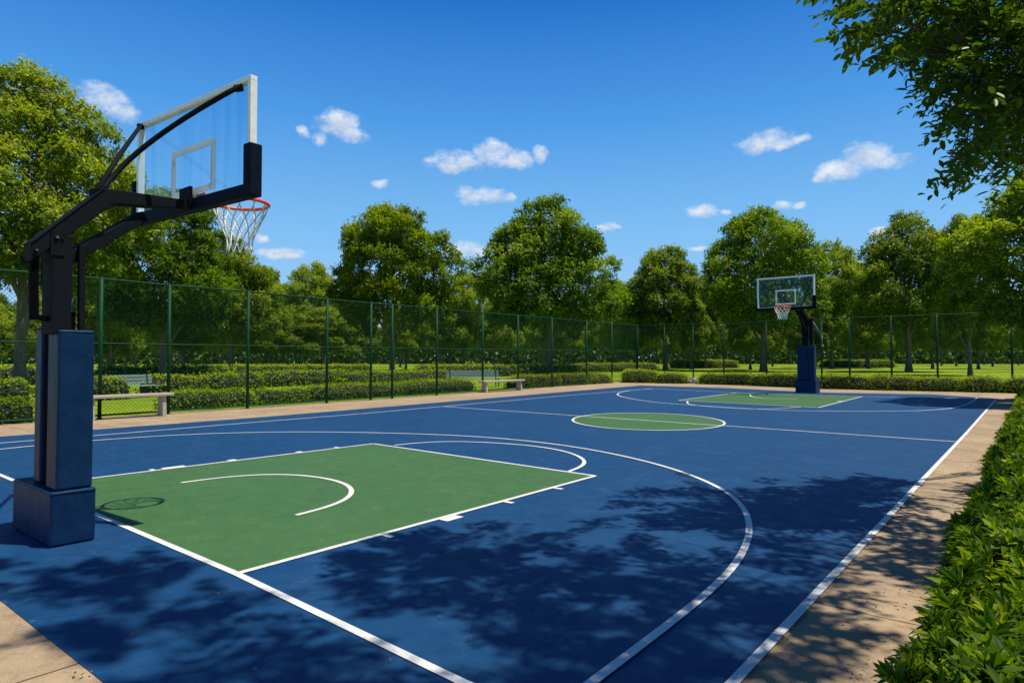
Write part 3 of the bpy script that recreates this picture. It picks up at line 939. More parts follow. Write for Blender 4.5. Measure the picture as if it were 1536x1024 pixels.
def make_tree_meshes(seed, H, Rr, trunk_h, n_tuft, leaves, leaf_size, shape='round', spread=1.0):
    r = np.random.default_rng(seed)
    zc0, zc1 = trunk_h * 1.42, H
    # envelope radius as a function of relative height
    def env(t):
        t = np.clip(t, 0, 1); t = 0.06 + 0.94 * t
        if shape == 'round': return np.clip(np.sin(np.pi * np.clip(t * 0.86 + 0.10, 0, 1)) ** 0.62, 0, 1)
        if shape == 'ovate': return np.clip(1.12 * np.sin(np.pi * np.clip(t * 0.80 + 0.17, 0, 1)) ** 0.8 * (1 - 0.25 * t), 0, 1)
        return np.clip(np.sin(np.pi * np.clip(t ** 0.85 * 0.88 + 0.10, 0, 1)) ** 0.55, 0, 1)
    lob = r.uniform(0, 6.28, 4)
    tuft = []
    tries = 0
    while len(tuft) < n_tuft and tries < n_tuft * 200:
        tries += 1
        t = r.uniform(0.0, 1.0); a = r.uniform(0, 2 * np.pi)
        lobe = 1 + 0.13 * math.sin(2 * a + lob[0]) + 0.10 * math.sin(3 * a + lob[1] + 4 * t) + 0.08 * math.sin(9 * t + lob[2] + a)
        e = env(t) * lobe * Rr
        q = r.uniform(0.15, 1.0) ** 0.45
        p = np.array([math.cos(a) * e * q, math.sin(a) * e * q, zc0 + t * (zc1 - zc0)])
        sz = Rr * r.uniform(0.125, 0.20) * (1.0 if q > 0.6 else 1.15) * (1 - 0.35 * t)
        if all(np.linalg.norm((p - o) * np.array([1, 1, 1.25])) > 0.80 * (sz + s) for o, s in tuft):
            tuft.append((p, sz))
    # limbs
    m = MB()
    tr = Rr * 0.038 + H * 0.008
    top = np.array([r.normal() * 0.25, r.normal() * 0.25, H * 0.80])
    n0 = 12
    axis = bez3([(0, 0, 0), (r.normal() * 0.15, r.normal() * 0.15, H * 0.4), top], n0)
    rad = [tr * (1.45 if i == 0 else 1.0) * (1 - 0.85 * (i / (n0 - 1))) for i in range(n0)]
    m.tube([tuple(p) for p in axis], rad, 9)
    limbs = []
    nl = 9
    for k in range(nl):
        z0 = trunk_h * (0.75 + 0.16 * k / nl * 4 * 0.5) + (H * 0.42) * (k / nl)
        a = k * 2.4 + r.uniform(-0.4, 0.4)
        t0 = min(1, z0 / (H * 0.8)); st = axis[int(t0 * (n0 - 1))]
        e = Rr * r.uniform(0.6, 0.85) * (1 - 0.45 * k / nl)
        zt = min(H * 0.92, z0 + Rr * r.uniform(0.8, 1.3))
        en = np.array([math.cos(a) * e, math.sin(a) * e, zt])
        mid = np.array([math.cos(a) * e * 0.45, math.sin(a) * e * 0.45, st[2] + (zt - st[2]) * 0.45])
        L_ = bez3([st, mid, en], 9)
        r0 = tr * (0.55 - 0.25 * k / nl)
        m.tube([tuple(p) for p in L_], list(np.linspace(r0, r0 * 0.22, 9)), 6)
        limbs.append(L_)
    nodes = np.concatenate([axis[3:]] + [l[2:] for l in limbs])
    for p, s in tuft:
        cand = nodes[nodes[:, 2] < p[2] + 0.3 * Rr]
        d = np.linalg.norm(cand - p, axis=1) + np.maximum(0, cand[:, 2] - p[2]) * 1.5
        q = cand[np.argmin(d)]
        mid = (p + q) / 2 + np.array([0, 0, -0.08 * Rr * 0.5]) + r.normal(size=3) * 0.05 * Rr
        br = tr * 0.13
        m.tube([tuple(x) for x in bez3([q, mid, p], 5)], list(np.linspace(br, br * 0.3, 5)), 4, cap=False)
    me_t = bpy.data.meshes.new('trunk'); me_t.from_pydata(m.v, [], m.f); me_t.update(); me_t.materials.append(M['bark']); me_t.shade_smooth()
    # leaves: sprays of small leaves around short twigs inside each tuft
    sz = np.array([s for _, s in tuft]); pc = np.array([p for p, _ in tuft])
    w = sz ** 2; w /= w.sum()
    per_spray = 9
    ns = leaves // per_spray
    idx = r.choice(len(tuft), ns, p=w)
    d = ico(r, ns, 0.6)
    out = unit(pc - np.array([0, 0, (zc0 + zc1) * 0.45]))
    d = unit(d + 0.55 * out[idx])
    rr = r.uniform(0.3, 1.0, ns) ** 0.35 * r.uniform(0.85, 1.25, ns)
    c = pc[idx] + d * (sz[idx] * rr)[:, None] * np.array([1.1, 1.1, 0.8])
    ax = unit(d * 0.9 + r.normal(size=(ns, 3)) * 0.5 + np.array([0, 0, -0.1]))   # spray axis
    sl = leaf_size * 2.4
    tt = r.uniform(0, 1, (ns, per_spray))
    nrm = unit(d * 0.8 + np.array([0.35, 0.05, 0.75]) + r.normal(size=(ns, 3)) * 0.35)
    side = unit(np.cross(ax, nrm))
    sg = r.choice([-1, 1], (ns, per_spray))
    P = c[:, None] + ax[:, None] * (tt * sl)[..., None] + r.normal(size=(ns, per_spray, 3)) * leaf_size * 0.22
    la = ax[:, None] * 0.7 + side[:, None] * sg[..., None] * 0.9 + np.array([0, 0, -0.25]) + r.normal(size=(ns, per_spray, 3)) * 0.25
    NN = unit(nrm[:, None] + r.normal(size=(ns, per_spray, 3)) * 0.42)
    P = P.reshape(-1, 3); la = la.reshape(-1, 3); NN = NN.reshape(-1, 3)
    V, Fq = leaf_quads(P, NN, leaf_size, leaf_size * 0.52, r, la)
    base_t = r.uniform(0.10, 0.42, len(tuft))[idx] + 0.25 * (rr - 0.7) + 0.24 * d[:, 2]  # young tips lighter; inner and lower leaves darkened to paint shade
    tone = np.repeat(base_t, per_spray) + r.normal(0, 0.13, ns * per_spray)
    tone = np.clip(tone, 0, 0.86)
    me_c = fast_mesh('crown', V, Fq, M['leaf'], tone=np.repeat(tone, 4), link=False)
    return me_t, me_c

VAR = {}
VAR['fine_a'] = make_tree_meshes(11, 14.0, 4.9, 3.6, 150, 110000, 0.20, 'ovate')
VAR['fine_b'] = make_tree_meshes(12, 12.5, 4.8, 3.0, 140, 92000, 0.21, 'round')
VAR['a'] = make_tree_meshes(21, 14.0, 5.0, 3.4, 130, 70000, 0.27, 'round')
VAR['b'] = make_tree_meshes(22, 14.0, 5.2, 3.2, 135, 70000, 0.27, 'ovate')
VAR['c'] = make_tree_meshes(23, 14.0, 4.7, 3.4, 120, 66000, 0.27, 'bell')
VAR['d'] = make_tree_meshes(24, 14.0, 5.6, 3.0, 130, 66000, 0.28, 'round')

M['leaf_cool'] = leaf_mat('tree_leaf_cool', [(0.0, (0.020, 0.055, 0.012)), (0.35, (0.085, 0.16, 0.012)), (0.7, (0.24, 0.33, 0.016)), (1.0, (0.42, 0.46, 0.022))], trans=0.38)

def tree(label, u, depth, top_v, var, group=None, rad_px=None, rz=0.0, pale=False, xy=None, nm='park_tree'):
    x, y = xy if xy else far(u, depth)
    dp = proj((x, y, 0))[2]
    Ht = EYE + (HZ - top_v) * dp / F0
    baseH = 12.5 if var == 'fine_b' else 14.0
    baseR = {'fine_a': 4.9, 'fine_b': 4.8, 'a': 5.0, 'b': 5.2, 'c': 4.7, 'd': 5.6}[var]
    sz = Ht / (baseH * 1.02)
    sx = sz if rad_px is None else (0.92 * rad_px * dp / F0) / (baseR * 1.06)
    r_ = empty(nm, (x, y, -0.03), rz)
    tag(r_, label, 'tree', group)
    mt, mc = VAR[var]
    t = add_obj('trunk', mt, r_); t.scale = (sx, sx, sz)
    c = add_obj('crown', mc, r_); c.scale = (sx, sx, sz)
    if round(rz * 10) in (19, 29, 7):
        c.material_slots[0].link = 'OBJECT'; c.material_slots[0].material = M['leaf_cool']
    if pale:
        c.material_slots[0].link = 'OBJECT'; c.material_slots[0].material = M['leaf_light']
    return r_

PG = 'tall trees standing behind the fence'
tree('tallest leafy tree at the left edge, behind the fence and near hoop column', 30, 30, 100, 'fine_a', PG, 166, 0.4)
tree('broad leafy tree behind the near hoop backboard and arm', 245, 44, 292, 'fine_b', PG, 112, 1.9)
tree('lower leafy tree showing under the near hoop net', 345, 62, 366, 'b', PG, 72, 1.0)
tree('round full tree left of centre with dark trunk behind the hedges', 588, 49, 314, 'a', PG, 88, 2.2)
tree('tallest central tree with forked trunk beyond the second bench', 822, 64, 302, 'b', PG, 103, 0.7)
tree('medium tree with forked trunk on the lawn right of the fence corner', 998, 88, 372, 'c', PG, 64, 0.2)
tree('broad dark tree behind and left of the far hoop backboard', 1145, 80, 320, 'd', PG, 90, 2.9)
tree('yellowish tree right behind the far hoop', 1248, 100, 366, 'c', PG, 50, 3.9, True)
tree('upright tree with forked trunk on the lawn right of the far hoop', 1363, 77, 325, 'b', PG, 80, 4.4)
tree('large leafy tree at the right edge beyond the far corner of the court', 0, 0, 232, 'fine_b', PG, 172, 0.9, True, xy=(1.3, 28.6))  # pale leaves brighten a crown standing in its own shade
tree('leafy tree filling the gap between far right trees', 1455, 60, 330, 'a', PG, 55, 3.0)
BG = 'smaller trees in the second row behind the fence'
for lab, u, dp, tv, va, rp, rz, pl in (
    ('pale yellow-green tree top between hoop net and central trees', 468, 85, 396, 'c', 48, 0.3, True),
    ('small rounded tree below the net, just left of the pale tree', 398, 95, 404, 'a', 36, 2.3, True),
    ('small pale tree peeking out right of the round full tree', 696, 90, 410, 'd', 42, 1.3, True),
    ('low pale tree squeezed between the tallest central tree and the medium tree', 925, 110, 425, 'a', 40, 4.1, True),
    ('small tree between the two broad trees near the far hoop', 1058, 105, 418, 'b', 35, 5.0, False),
    ('pale low tree between far hoop tree and upright right tree', 1300, 110, 398, 'd', 42, 0.9, True),
    ('small distant tree in the gap between leftmost tree and broad tree', 165, 70, 380, 'c', 60, 1.6, True)):
    tree(lab, u, dp, tv, va, BG, rp, rz, pl)
# rows of more distant trees
rt = random.Random(5)
k = 0
vars_ = ['a', 'b', 'c', 'd']
for row, (dp, tv, step) in enumerate(((68, 456, 100), (92, 444, 82), (125, 448, 66), (165, 458, 60))):
    u = -120 + rt.uniform(0, 40)
    while u < 1660:
        d2 = dp * rt.uniform(0.92, 1.1); tv2 = tv + rt.uniform(-14, 16)
        if not (row == 0 and u > 560):
            tree('distant tree in the shady rows of parkland far behind the fence', u, d2, tv2, vars_[k % 4], 'distant trees in rows far behind the fence', rt.uniform(38, 52) * 80 / dp * 0.9, rt.uniform(0, 6.28), rt.random() < .75)  # mostly pale leaves: sunlit look put into the colour of shaded rows
        k += 1
        u += step * rt.uniform(0.75, 1.25)

# far wood that reads as one mass
r = np.random.default_rng(3)
n = 120000
uu = r.uniform(-300, 1850, n); dd = r.uniform(190, 230, n)
dirs = np.array([ray(u, HZ) for u in (0, 1)])
d0 = dirs[0]; du = dirs[1] - dirs[0]
XY = (d0[None, :2] + du[None, :2] * uu[:, None]) * (dd / F0)[:, None]
Zz = r.uniform(0, 1, n) ** 0.8 * (13 + 2.5 * np.sin(uu * 0.02) + 1.6 * np.sin(uu * 0.071 + 1) + 1.0 * np.sin(uu * 0.19))
P = np.column_stack([XY, Zz])
V, Fq = leaf_quads(P, unit(r.normal(size=(n, 3)) + np.array([0.3, -0.6, 0.6])), 1.4, 1.1, r)
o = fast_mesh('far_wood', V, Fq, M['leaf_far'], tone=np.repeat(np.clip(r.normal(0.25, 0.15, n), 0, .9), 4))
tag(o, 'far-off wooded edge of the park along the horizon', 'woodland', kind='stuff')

# ------------------------------------------------------------------ hedges behind the fence
def hedge(p0, p1, h, w, label, dens=230, ls=0.072, seed=0, cat='hedge', group='clipped hedges behind the fence', name='hedge', lumps=0.045):
    r = np.random.default_rng(100 + seed)
    p0 = np.array(p0); p1 = np.array(p1); d = p1 - p0; Ln = np.linalg.norm(d); d = d / Ln
    nrm = np.array([d[1], -d[0]])     # towards the court
    back = -nrm if np.dot(-nrm, p0) > 0 else nrm   # away from the camera
    ang = math.atan2(d[1], d[0])
    root_ = empty(name, (p0[0], p0[1], -0.03)); tag(root_, label, cat, group)
    def lump(s, q):
        return 1 + lumps * np.sin(s * 2.3 + seed) + lumps * 0.8 * np.sin(s * 5.1 + 2 * seed) + lumps * 0.5 * np.sin(s * 11 + q * 3)
    # woody core, a rounded ridge
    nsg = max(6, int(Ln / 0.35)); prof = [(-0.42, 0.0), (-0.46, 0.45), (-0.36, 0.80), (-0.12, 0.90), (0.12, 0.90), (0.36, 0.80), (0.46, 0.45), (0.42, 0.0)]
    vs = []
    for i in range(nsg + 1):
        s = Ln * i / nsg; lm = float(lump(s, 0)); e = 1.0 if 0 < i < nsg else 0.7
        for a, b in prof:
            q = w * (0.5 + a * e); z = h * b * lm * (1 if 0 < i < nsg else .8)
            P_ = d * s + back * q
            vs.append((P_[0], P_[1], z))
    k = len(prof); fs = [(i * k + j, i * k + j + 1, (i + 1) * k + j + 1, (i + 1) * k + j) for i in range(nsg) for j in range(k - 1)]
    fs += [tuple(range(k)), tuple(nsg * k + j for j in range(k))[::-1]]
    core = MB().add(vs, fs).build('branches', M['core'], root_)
    area = Ln * (w + 2 * h) + 2 * w * h
    n = int(area * dens)
    s = r.uniform(-0.06, 1.06, n) * Ln
    th = r.uniform(0, 1, n)
    per = w + 2 * h
    tt = th * per
    q = np.where(tt < h, 0, np.where(tt < h + w, tt - h, w)); z = np.where(tt < h, tt, np.where(tt < h + w, h, h - (tt - h - w)))
    # round the shoulders
    cx_ = q - w / 2
    fz = z / h; q = w / 2 + cx_ * (1 - 0.12 * fz ** 4)
    z = z - h * 0.10 * (np.abs(cx_) / (w / 2)) ** 3
    lm = lump(s, q)
    z = z * lm + r.normal(0, 0.03, n) * (fz > .5)
    endf = np.clip(np.minimum(s + 0.08, Ln + 0.08 - s) / 0.35, 0, 1) ** 0.5
    z = z * (0.55 + 0.45 * endf); q = w / 2 + (q - w / 2) * (0.6 + 0.4 * endf)
    P2 = d[None] * s[:, None] + back[None] * q[:, None]
    nx = np.where(tt < h, -1.0, np.where(tt < h + w, cx_ / w, 1.0)); nz = np.where((tt >= h) & (tt < h + w), 1.0, 0.45)
    NN = np.column_stack([back[0] * nx, back[1] * nx, nz])
    P = np.column_stack([P2, np.maximum(z, 0.02)]) + r.normal(size=(n, 3)) * 0.025
    NN = unit(unit(NN) + r.normal(size=(n, 3)) * 0.5)
    V, Fq = leaf_quads(P, NN, ls, ls * 0.62, r)
    # clumps of lighter new growth
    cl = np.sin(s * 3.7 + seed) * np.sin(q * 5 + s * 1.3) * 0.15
    tone = np.clip(0.30 + cl + 0.42 * (fz - .45) * (0.6 + 0.4 * ((tt >= h) & (tt < h + w))) + r.normal(0, .15, n), 0, .86)  # tops lighter, sides darker: sun and shade painted in by height
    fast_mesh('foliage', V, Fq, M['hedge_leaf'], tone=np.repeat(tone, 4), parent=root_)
    return root_
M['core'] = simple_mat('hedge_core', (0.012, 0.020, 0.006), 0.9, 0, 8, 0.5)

hs = [
 ((-70, 640), (50, 634), .78, 1.1, 'lit clipped hedge at the far left edge just behind the fence'),
 ((262, 614), (386, 606.5), .72, 1.2, 'clipped hedge right of the nearest bench, close behind the fence'),
 ((384, 606), (470, 600.5), .66, 1.1, 'rounded hedge end with a gap beside it, left of centre behind the fence'),
 ((478, 601), (608, 592.5), .74, 1.4, 'dark flat hedge behind the fence below the round full tree'),
 ((612, 592.5), (716, 585.5), .78, 1.3, 'bushy hedge just left of the second bench'),
 ((790, 582), (846, 578.5), .86, 1.6, 'squared hedge just right of the second bench'),
 ((850, 578.5), (922, 574.5), .88, 1.5, 'trimmed hedge ending at the fence corner'),
 ((933, 574), (988, 574.5), 1.0, 1.4, 'dark hedge piece inside the fence corner'),
 ((986, 575), (1030, 575.5), .80, 1.2, 'short bush row left of the pale stones behind the far fence'),
 ((1046, 576), (1126, 578), .80, 1.3, 'hedge left of the far hoop behind the fence'),
 ((1123, 578.5), (1212, 582), .84, 1.3, 'hedge directly left of the far hoop base'),
 ((1209, 582.3), (1306, 585), .82, 1.3, 'hedge directly right of the far hoop base'),
 ((1302, 585), (1378, 586.5), .84, 1.3, 'hedge in front of the upright right tree'),
 ((1373, 586.5), (1448, 588), .78, 1.2, 'lower hedge further right behind the far fence'),
 ((1443, 588), (1508, 589.5), .86, 1.2, 'bushy hedge near the far right fence post'),
 ((1505, 589.5), (1590, 592), .86, 1.2, 'hedge at the right end of the far fence'),
]
for i, (a, b, h, w, lab) in enumerate(hs):
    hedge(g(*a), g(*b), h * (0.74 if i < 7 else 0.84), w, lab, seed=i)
hs2 = [
 ((-90, 606), (42, 602), .92, 1.6, 'second-row hedge behind the leftmost tree trunk'),
 ((150, 600), (200, 597), .95, 1.3, 'short second-row hedge behind the nearest bench'),
 ((236, 592), (318, 588), .95, 1.6, 'taller second-row hedge block behind the first gap'),
 ((322, 588), (400, 584), 1.0, 1.4, 'second-row hedge block in the middle of the left garden'),
 ((402, 580), (528, 575), 1.0, 1.4, 'second-row hedge left of the round full tree'),
 ((536, 580), (676, 573), .95, 1.8, 'dark second-row hedge behind the round full tree'),
 ((-100, 580), (130, 575), 1.0, 2.2, 'third-row hedge on the far left of the garden'),
 ((150, 573), (345, 569), 1.0, 2.2, 'third-row long hedge behind the bench with a backrest'),
 ((350, 566), (560, 563), .9, 2.4, 'long back-row hedge across the left garden'),
 ((640, 566), (745, 563.5), .9, 2.2, 'back-row hedge behind the grey bench'),
 ((750, 564), (870, 561), .9, 2.2, 'back-row hedge behind the tallest central tree'),
 ((870, 558), (990, 556.5), .9, 2.5, 'far hedge beyond the fence corner'),
 ((1240, 551), (1345, 551), 1.2, 3.5, 'distant dark hedge across the right lawn'),
 ((1020, 552), (1110, 551.5), 1.2, 3.5, 'distant hedge across the central lawn'),
]
for i, (a, b, h, w, lab) in enumerate(hs2):
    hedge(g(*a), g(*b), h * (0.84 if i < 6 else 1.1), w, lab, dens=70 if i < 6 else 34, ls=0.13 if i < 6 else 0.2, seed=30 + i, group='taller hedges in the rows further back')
# pale rocks in the planting behind the far fence
for i, (u, v, sc) in enumerate(((1037, 574.5, .34), (1047, 575, .24))):
    x, y = g(u, v)
    m = MB(); rr_ = random.Random(i)
    pts = []
    nlat, nlon = 6, 9
    for a in range(nlat + 1):
        for b in range(nlon):
            th = math.pi * a / nlat; ph = 2 * math.pi * b / nlon
            q = sc * (1 + rr_.uniform(-.16, .16))
            pts.append((q * math.sin(th) * math.cos(ph), q * math.sin(th) * math.sin(ph), q * .7 * math.cos(th) + sc * .4))
    m.add(pts, [(a * nlon + b, a * nlon + (b + 1) % nlon, (a + 1) * nlon + (b + 1) % nlon, (a + 1) * nlon + b) for a in range(nlat) for b in range(nlon)])
    o = m.build('garden_rock', M['stone']); o.location = (x, y, -.03)
    tag(o, ('larger pale rock' if i == 0 else 'smaller pale rock, on the right,') + ' in the hedge gap behind the far fence', 'rock', 'pale garden rocks')

# ------------------------------------------------------------------ border hedge beside the camera
def rosettes(C, Nn, scale, r, nleaf=12, seg=4, width=0.26):
    "rosettes of arching lance-shaped leaves at C with axis Nn"
    n = len(C)
    t1 = unit(np.cross(Nn, np.array([0.31, 0.87, 0.12]))); t2 = np.cross(Nn, t1)
    k = np.arange(nleaf)
    ph = k[None] * 2.39996 + r.uniform(0, 6.28, (n, 1)) + r.normal(0, .15, (n, nleaf))
    el = np.radians(np.interp(k / (nleaf - 1), [0, 1], [8, 78]))[None] + r.normal(0, .18, (n, nleaf))
    el = np.clip(el, -0.3, 1.5)
    rad = t1[:, None] * np.cos(ph)[..., None] + t2[:, None] * np.sin(ph)[..., None]
    ax = rad * np.cos(el)[..., None] + Nn[:, None] * np.sin(el)[..., None]
    ln = scale[:, None] * np.interp(k / (nleaf - 1), [0, .6, 1], [1.0, .95, .55])[None] * r.uniform(.8, 1.2, (n, nleaf))
    lift = (k / nleaf)[None, :, None] * 0.25
    base = C[:, None] + Nn[:, None] * lift * scale[:, None, None] + rad * 0.02 * scale[:, None, None]
    side = unit(np.cross(ax, Nn[:, None] + 1e-3))
    nn = unit(np.cross(side, ax))
    droop = r.uniform(.15, .55, (n, nleaf))
    T = np.linspace(0, 1, seg + 1)
    prof = np.sin(np.pi * np.clip(T, 0, 1) ** 0.75) ** 0.9 * 0.5; prof[0] = 0.06; prof[-1] = 0.0
    rows = []
    for i, t in enumerate(T):
        cpt = base + ax * (ln * t)[..., None] + np.array([0, 0, -1.0]) * (droop * ln * t * t)[..., None] * .6 + rad * (droop * ln * t * t * .2)[..., None]
        w_ = (ln * width * prof[i])[..., None]
        rows += [cpt - side * w_ + nn * w_ * .45, cpt, cpt + side * w_ + nn * w_ * .45]
    V = np.stack(rows, 2)            # n, nleaf, (seg+1)*3, 3
    m_ = (seg + 1) * 3
    V = V.reshape(-1, 3)
    q = []
    for i in range(seg):
        a = i * 3
        q += [[a, a + 1, a + 4, a + 3], [a + 1, a + 2, a + 5, a + 4]]
    q = np.array(q)
    Fq = (np.arange(n * nleaf)[:, None, None] * m_ + q[None]).reshape(-1, 4)
    tone = 0.14 + 0.42 * (k / nleaf)[None] + r.normal(0, .10, (n, nleaf)) + r.normal(0, .12, (n, 1))  # upper leaves lighter, lower ones darker: sunlit tips painted into the tone
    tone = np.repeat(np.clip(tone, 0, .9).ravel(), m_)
    return V, Fq, tone

r = np.random.default_rng(17)
root = empty('border_hedge', (0.4, 2.0, 0))
tag(root, 'leafy bright green border hedge with pointed leaves along the right pavement', 'hedge')
def edge_x(y):
    return -0.34 + 0.05 * np.sin(y * 1.9) + 0.035 * np.sin(y * 4.3 + 1)
def hz(x, y):
    e = edge_x(y)
    t = np.clip((x - e) / 0.16, 0, 1)
    return 0.08 + (0.29 + 0.04 * np.sin(y * 1.3) + 0.03 * np.sin(x * 5 + y * 3.1)) * np.sqrt(t)
# core ridge
ys = np.linspace(-1.5, 36, 160); xs_ = np.array([0, .06, .16, .5, 1.0, 1.5, 1.9])
vs = []
for y in ys:
    e = float(edge_x(y)) + .05
    for j, a in enumerate(xs_):
        x = e + a; z = 0.0 if j in (0, len(xs_) - 1) else float(hz(x - .05, y)) - .10
        vs.append((x - .4, y - 2, z))
kk = len(xs_)
MB().add(vs, [(i * kk + j, i * kk + j + 1, (i + 1) * kk + j + 1, (i + 1) * kk + j) for i in range(len(ys) - 1) for j in range(kk - 1)]).build('branches', M['core'], root)
allV, allF, allT = [], [], []
off = 0
for (y0, y1, dens, sc, nl, sg, wd) in ((2.6, 5.4, 330, .098, 12, 4, .29), (5.4, 8.5, 270, .098, 10, 4, .29), (8.5, 16, 180, .105, 9, 3, .33), (16, 38, 120, .11, 8, 2, .4)):
    wdt = 1.75
    n = int((y1 - y0) * wdt * dens)
    y = r.uniform(y0, y1, n); e = edge_x(y)
    # denser towards the pavement side
    x = e - 0.03 + (r.uniform(0, 1, n) ** 1.5) * wdt
    z = hz(x, y) + r.normal(0, .03, n)
    side_ = r.uniform(size=n) < .22
    z = np.where(side_, r.uniform(.04, .42, n), z); x = np.where(side_, e + r.uniform(-.02, .06, n), x)
    nx = np.where(side_, -0.9, -0.35 * np.exp(-(x - e) / .2)); 
    NN = unit(np.column_stack([nx, np.zeros(n), np.full(n, 0.9)]) + r.normal(size=(n, 3)) * .28)
    C = np.column_stack([x - .4, y - 2, z]); okc = y < 38; 
    V, Fq, T = rosettes(C, NN, sc * r.uniform(.6, 1.4, n), r, nl, sg, wd)
    allV.append(V); allF.append(Fq + off); allT.append(T); off += len(V)
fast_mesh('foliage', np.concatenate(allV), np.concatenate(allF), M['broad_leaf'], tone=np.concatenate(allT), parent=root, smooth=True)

# ------------------------------------------------------------------ the big shade trees beside the court
def in_poly(u, v, poly):
    c = np.zeros(len(u), bool); n = len(poly)
    for i in range(n):
        x0, y0 = poly[i]; x1, y1 = poly[(i + 1) % n]
        cond = ((y0 > v) != (y1 > v)) & (u < (x1 - x0) * (v - y0) / (y1 - y0 + 1e-12) + x0)
        c ^= cond
    return c

def fbm(x, y, s, seed):
    out = np.zeros(len(x))
    for i in range(len(x)):
        out[i] = mnoise.fractal(Vector((x[i] * s, y[i] * s, seed)), 1.0, 2.0, 3)
    return out

def sample_area(polys, dens, r, seed, s=1.3, th=-0.05, zr=(4.6, 8.2), ground_bounds=(-9, 0.6, 1.0, 14)):
    "points in the crown whose shade falls inside the surveyed patches of ground"
    x0, x1, y0, y1 = ground_bounds
    n = int((x1 - x0) * (y1 - y0) * dens)
    gxs = r.uniform(x0, x1, n); gys = r.uniform(y0, y1, n)
    Pg = np.column_stack([gxs, gys, np.zeros(n)])
    dd_ = Pg - np.array([0, 0, EYE]); zz = dd_ @ FW
    u = 768 + F0 * (dd_ @ RT) / zz; v = 512 - F0 * (dd_ @ UP) / zz
    ok = np.zeros(n, bool)
    for p in polys: ok |= in_poly(u, v, p)
    ok &= zz > 0.5
    f = fbm(gxs, gys, s, seed)
    ok &= f > np.where(gys < 3.0, th - .10, np.where(gys > 4.5, th + .12, th))
    G_ = Pg[ok]
    z = r.uniform(zr[0], zr[1], len(G_)) * np.interp(G_[:, 1], [1.5, 3.0, 6.0, 9.0], [1.25, 1.1, .82, .74])
    return G_ + SUNH * z[:, None]

def visible(P, pad=25):
    d = P - np.array([0, 0, EYE]); zz = d @ FW
    u = 768 + F0 * (d @ RT) / np.maximum(zz, .01); v = 512 - F0 * (d @ UP) / np.maximum(zz, .01)
    return (zz > 0) & (u > -pad) & (u < 1536 + pad) & (v > -pad) & (v < 1024 + pad), u, v

r = np.random.default_rng(41)
main_shade = [(520, 838), (575, 812), (640, 800), (735, 787), (800, 800), (862, 790), (950, 778), (1040, 768), (1100, 772), (1135, 748), (1180, 736), (1225, 740), (1240, 722), (1300, 716), (1340, 722), (1380, 716), (1490, 700), (1480, 760), (1400, 850), (1340, 930), (1290, 1040), (1200, 1200), (760, 1200), (740, 960), (620, 935), (560, 900), (500, 880)]
low_shade = [(60, 842), (230, 832), (310, 872), (420, 935), (520, 985), (700, 1060), (820, 1150), (300, 1200), (150, 1010), (0, 890), (-40, 850)]
crn = [(1240, -60), (1248, 8), (1268, 32), (1292, 62), (1330, 80), (1372, 84), (1398, 96), (1372, 130), (1412, 128), (1428, 148), (1404, 172), (1440, 176), (1462, 196), (1440, 226), (1400, 248), (1440, 254), (1500, 244), (1540, 222), (1620, 230), (1620, -60)]

def corner_points(n, r):
    u = r.uniform(1235, 1600, n); v = r.uniform(-50, 262, n)
    ok = in_poly(u, v, crn); u, v = u[ok], v[ok]
    dep = r.uniform(5.6, 8.2, len(u))
    dr = FW[None] * F0 + RT[None] * (u - 768)[:, None] + UP[None] * (512 - v)[:, None]
    return np.array([0, 0, EYE]) + dr * (dep / F0)[:, None]

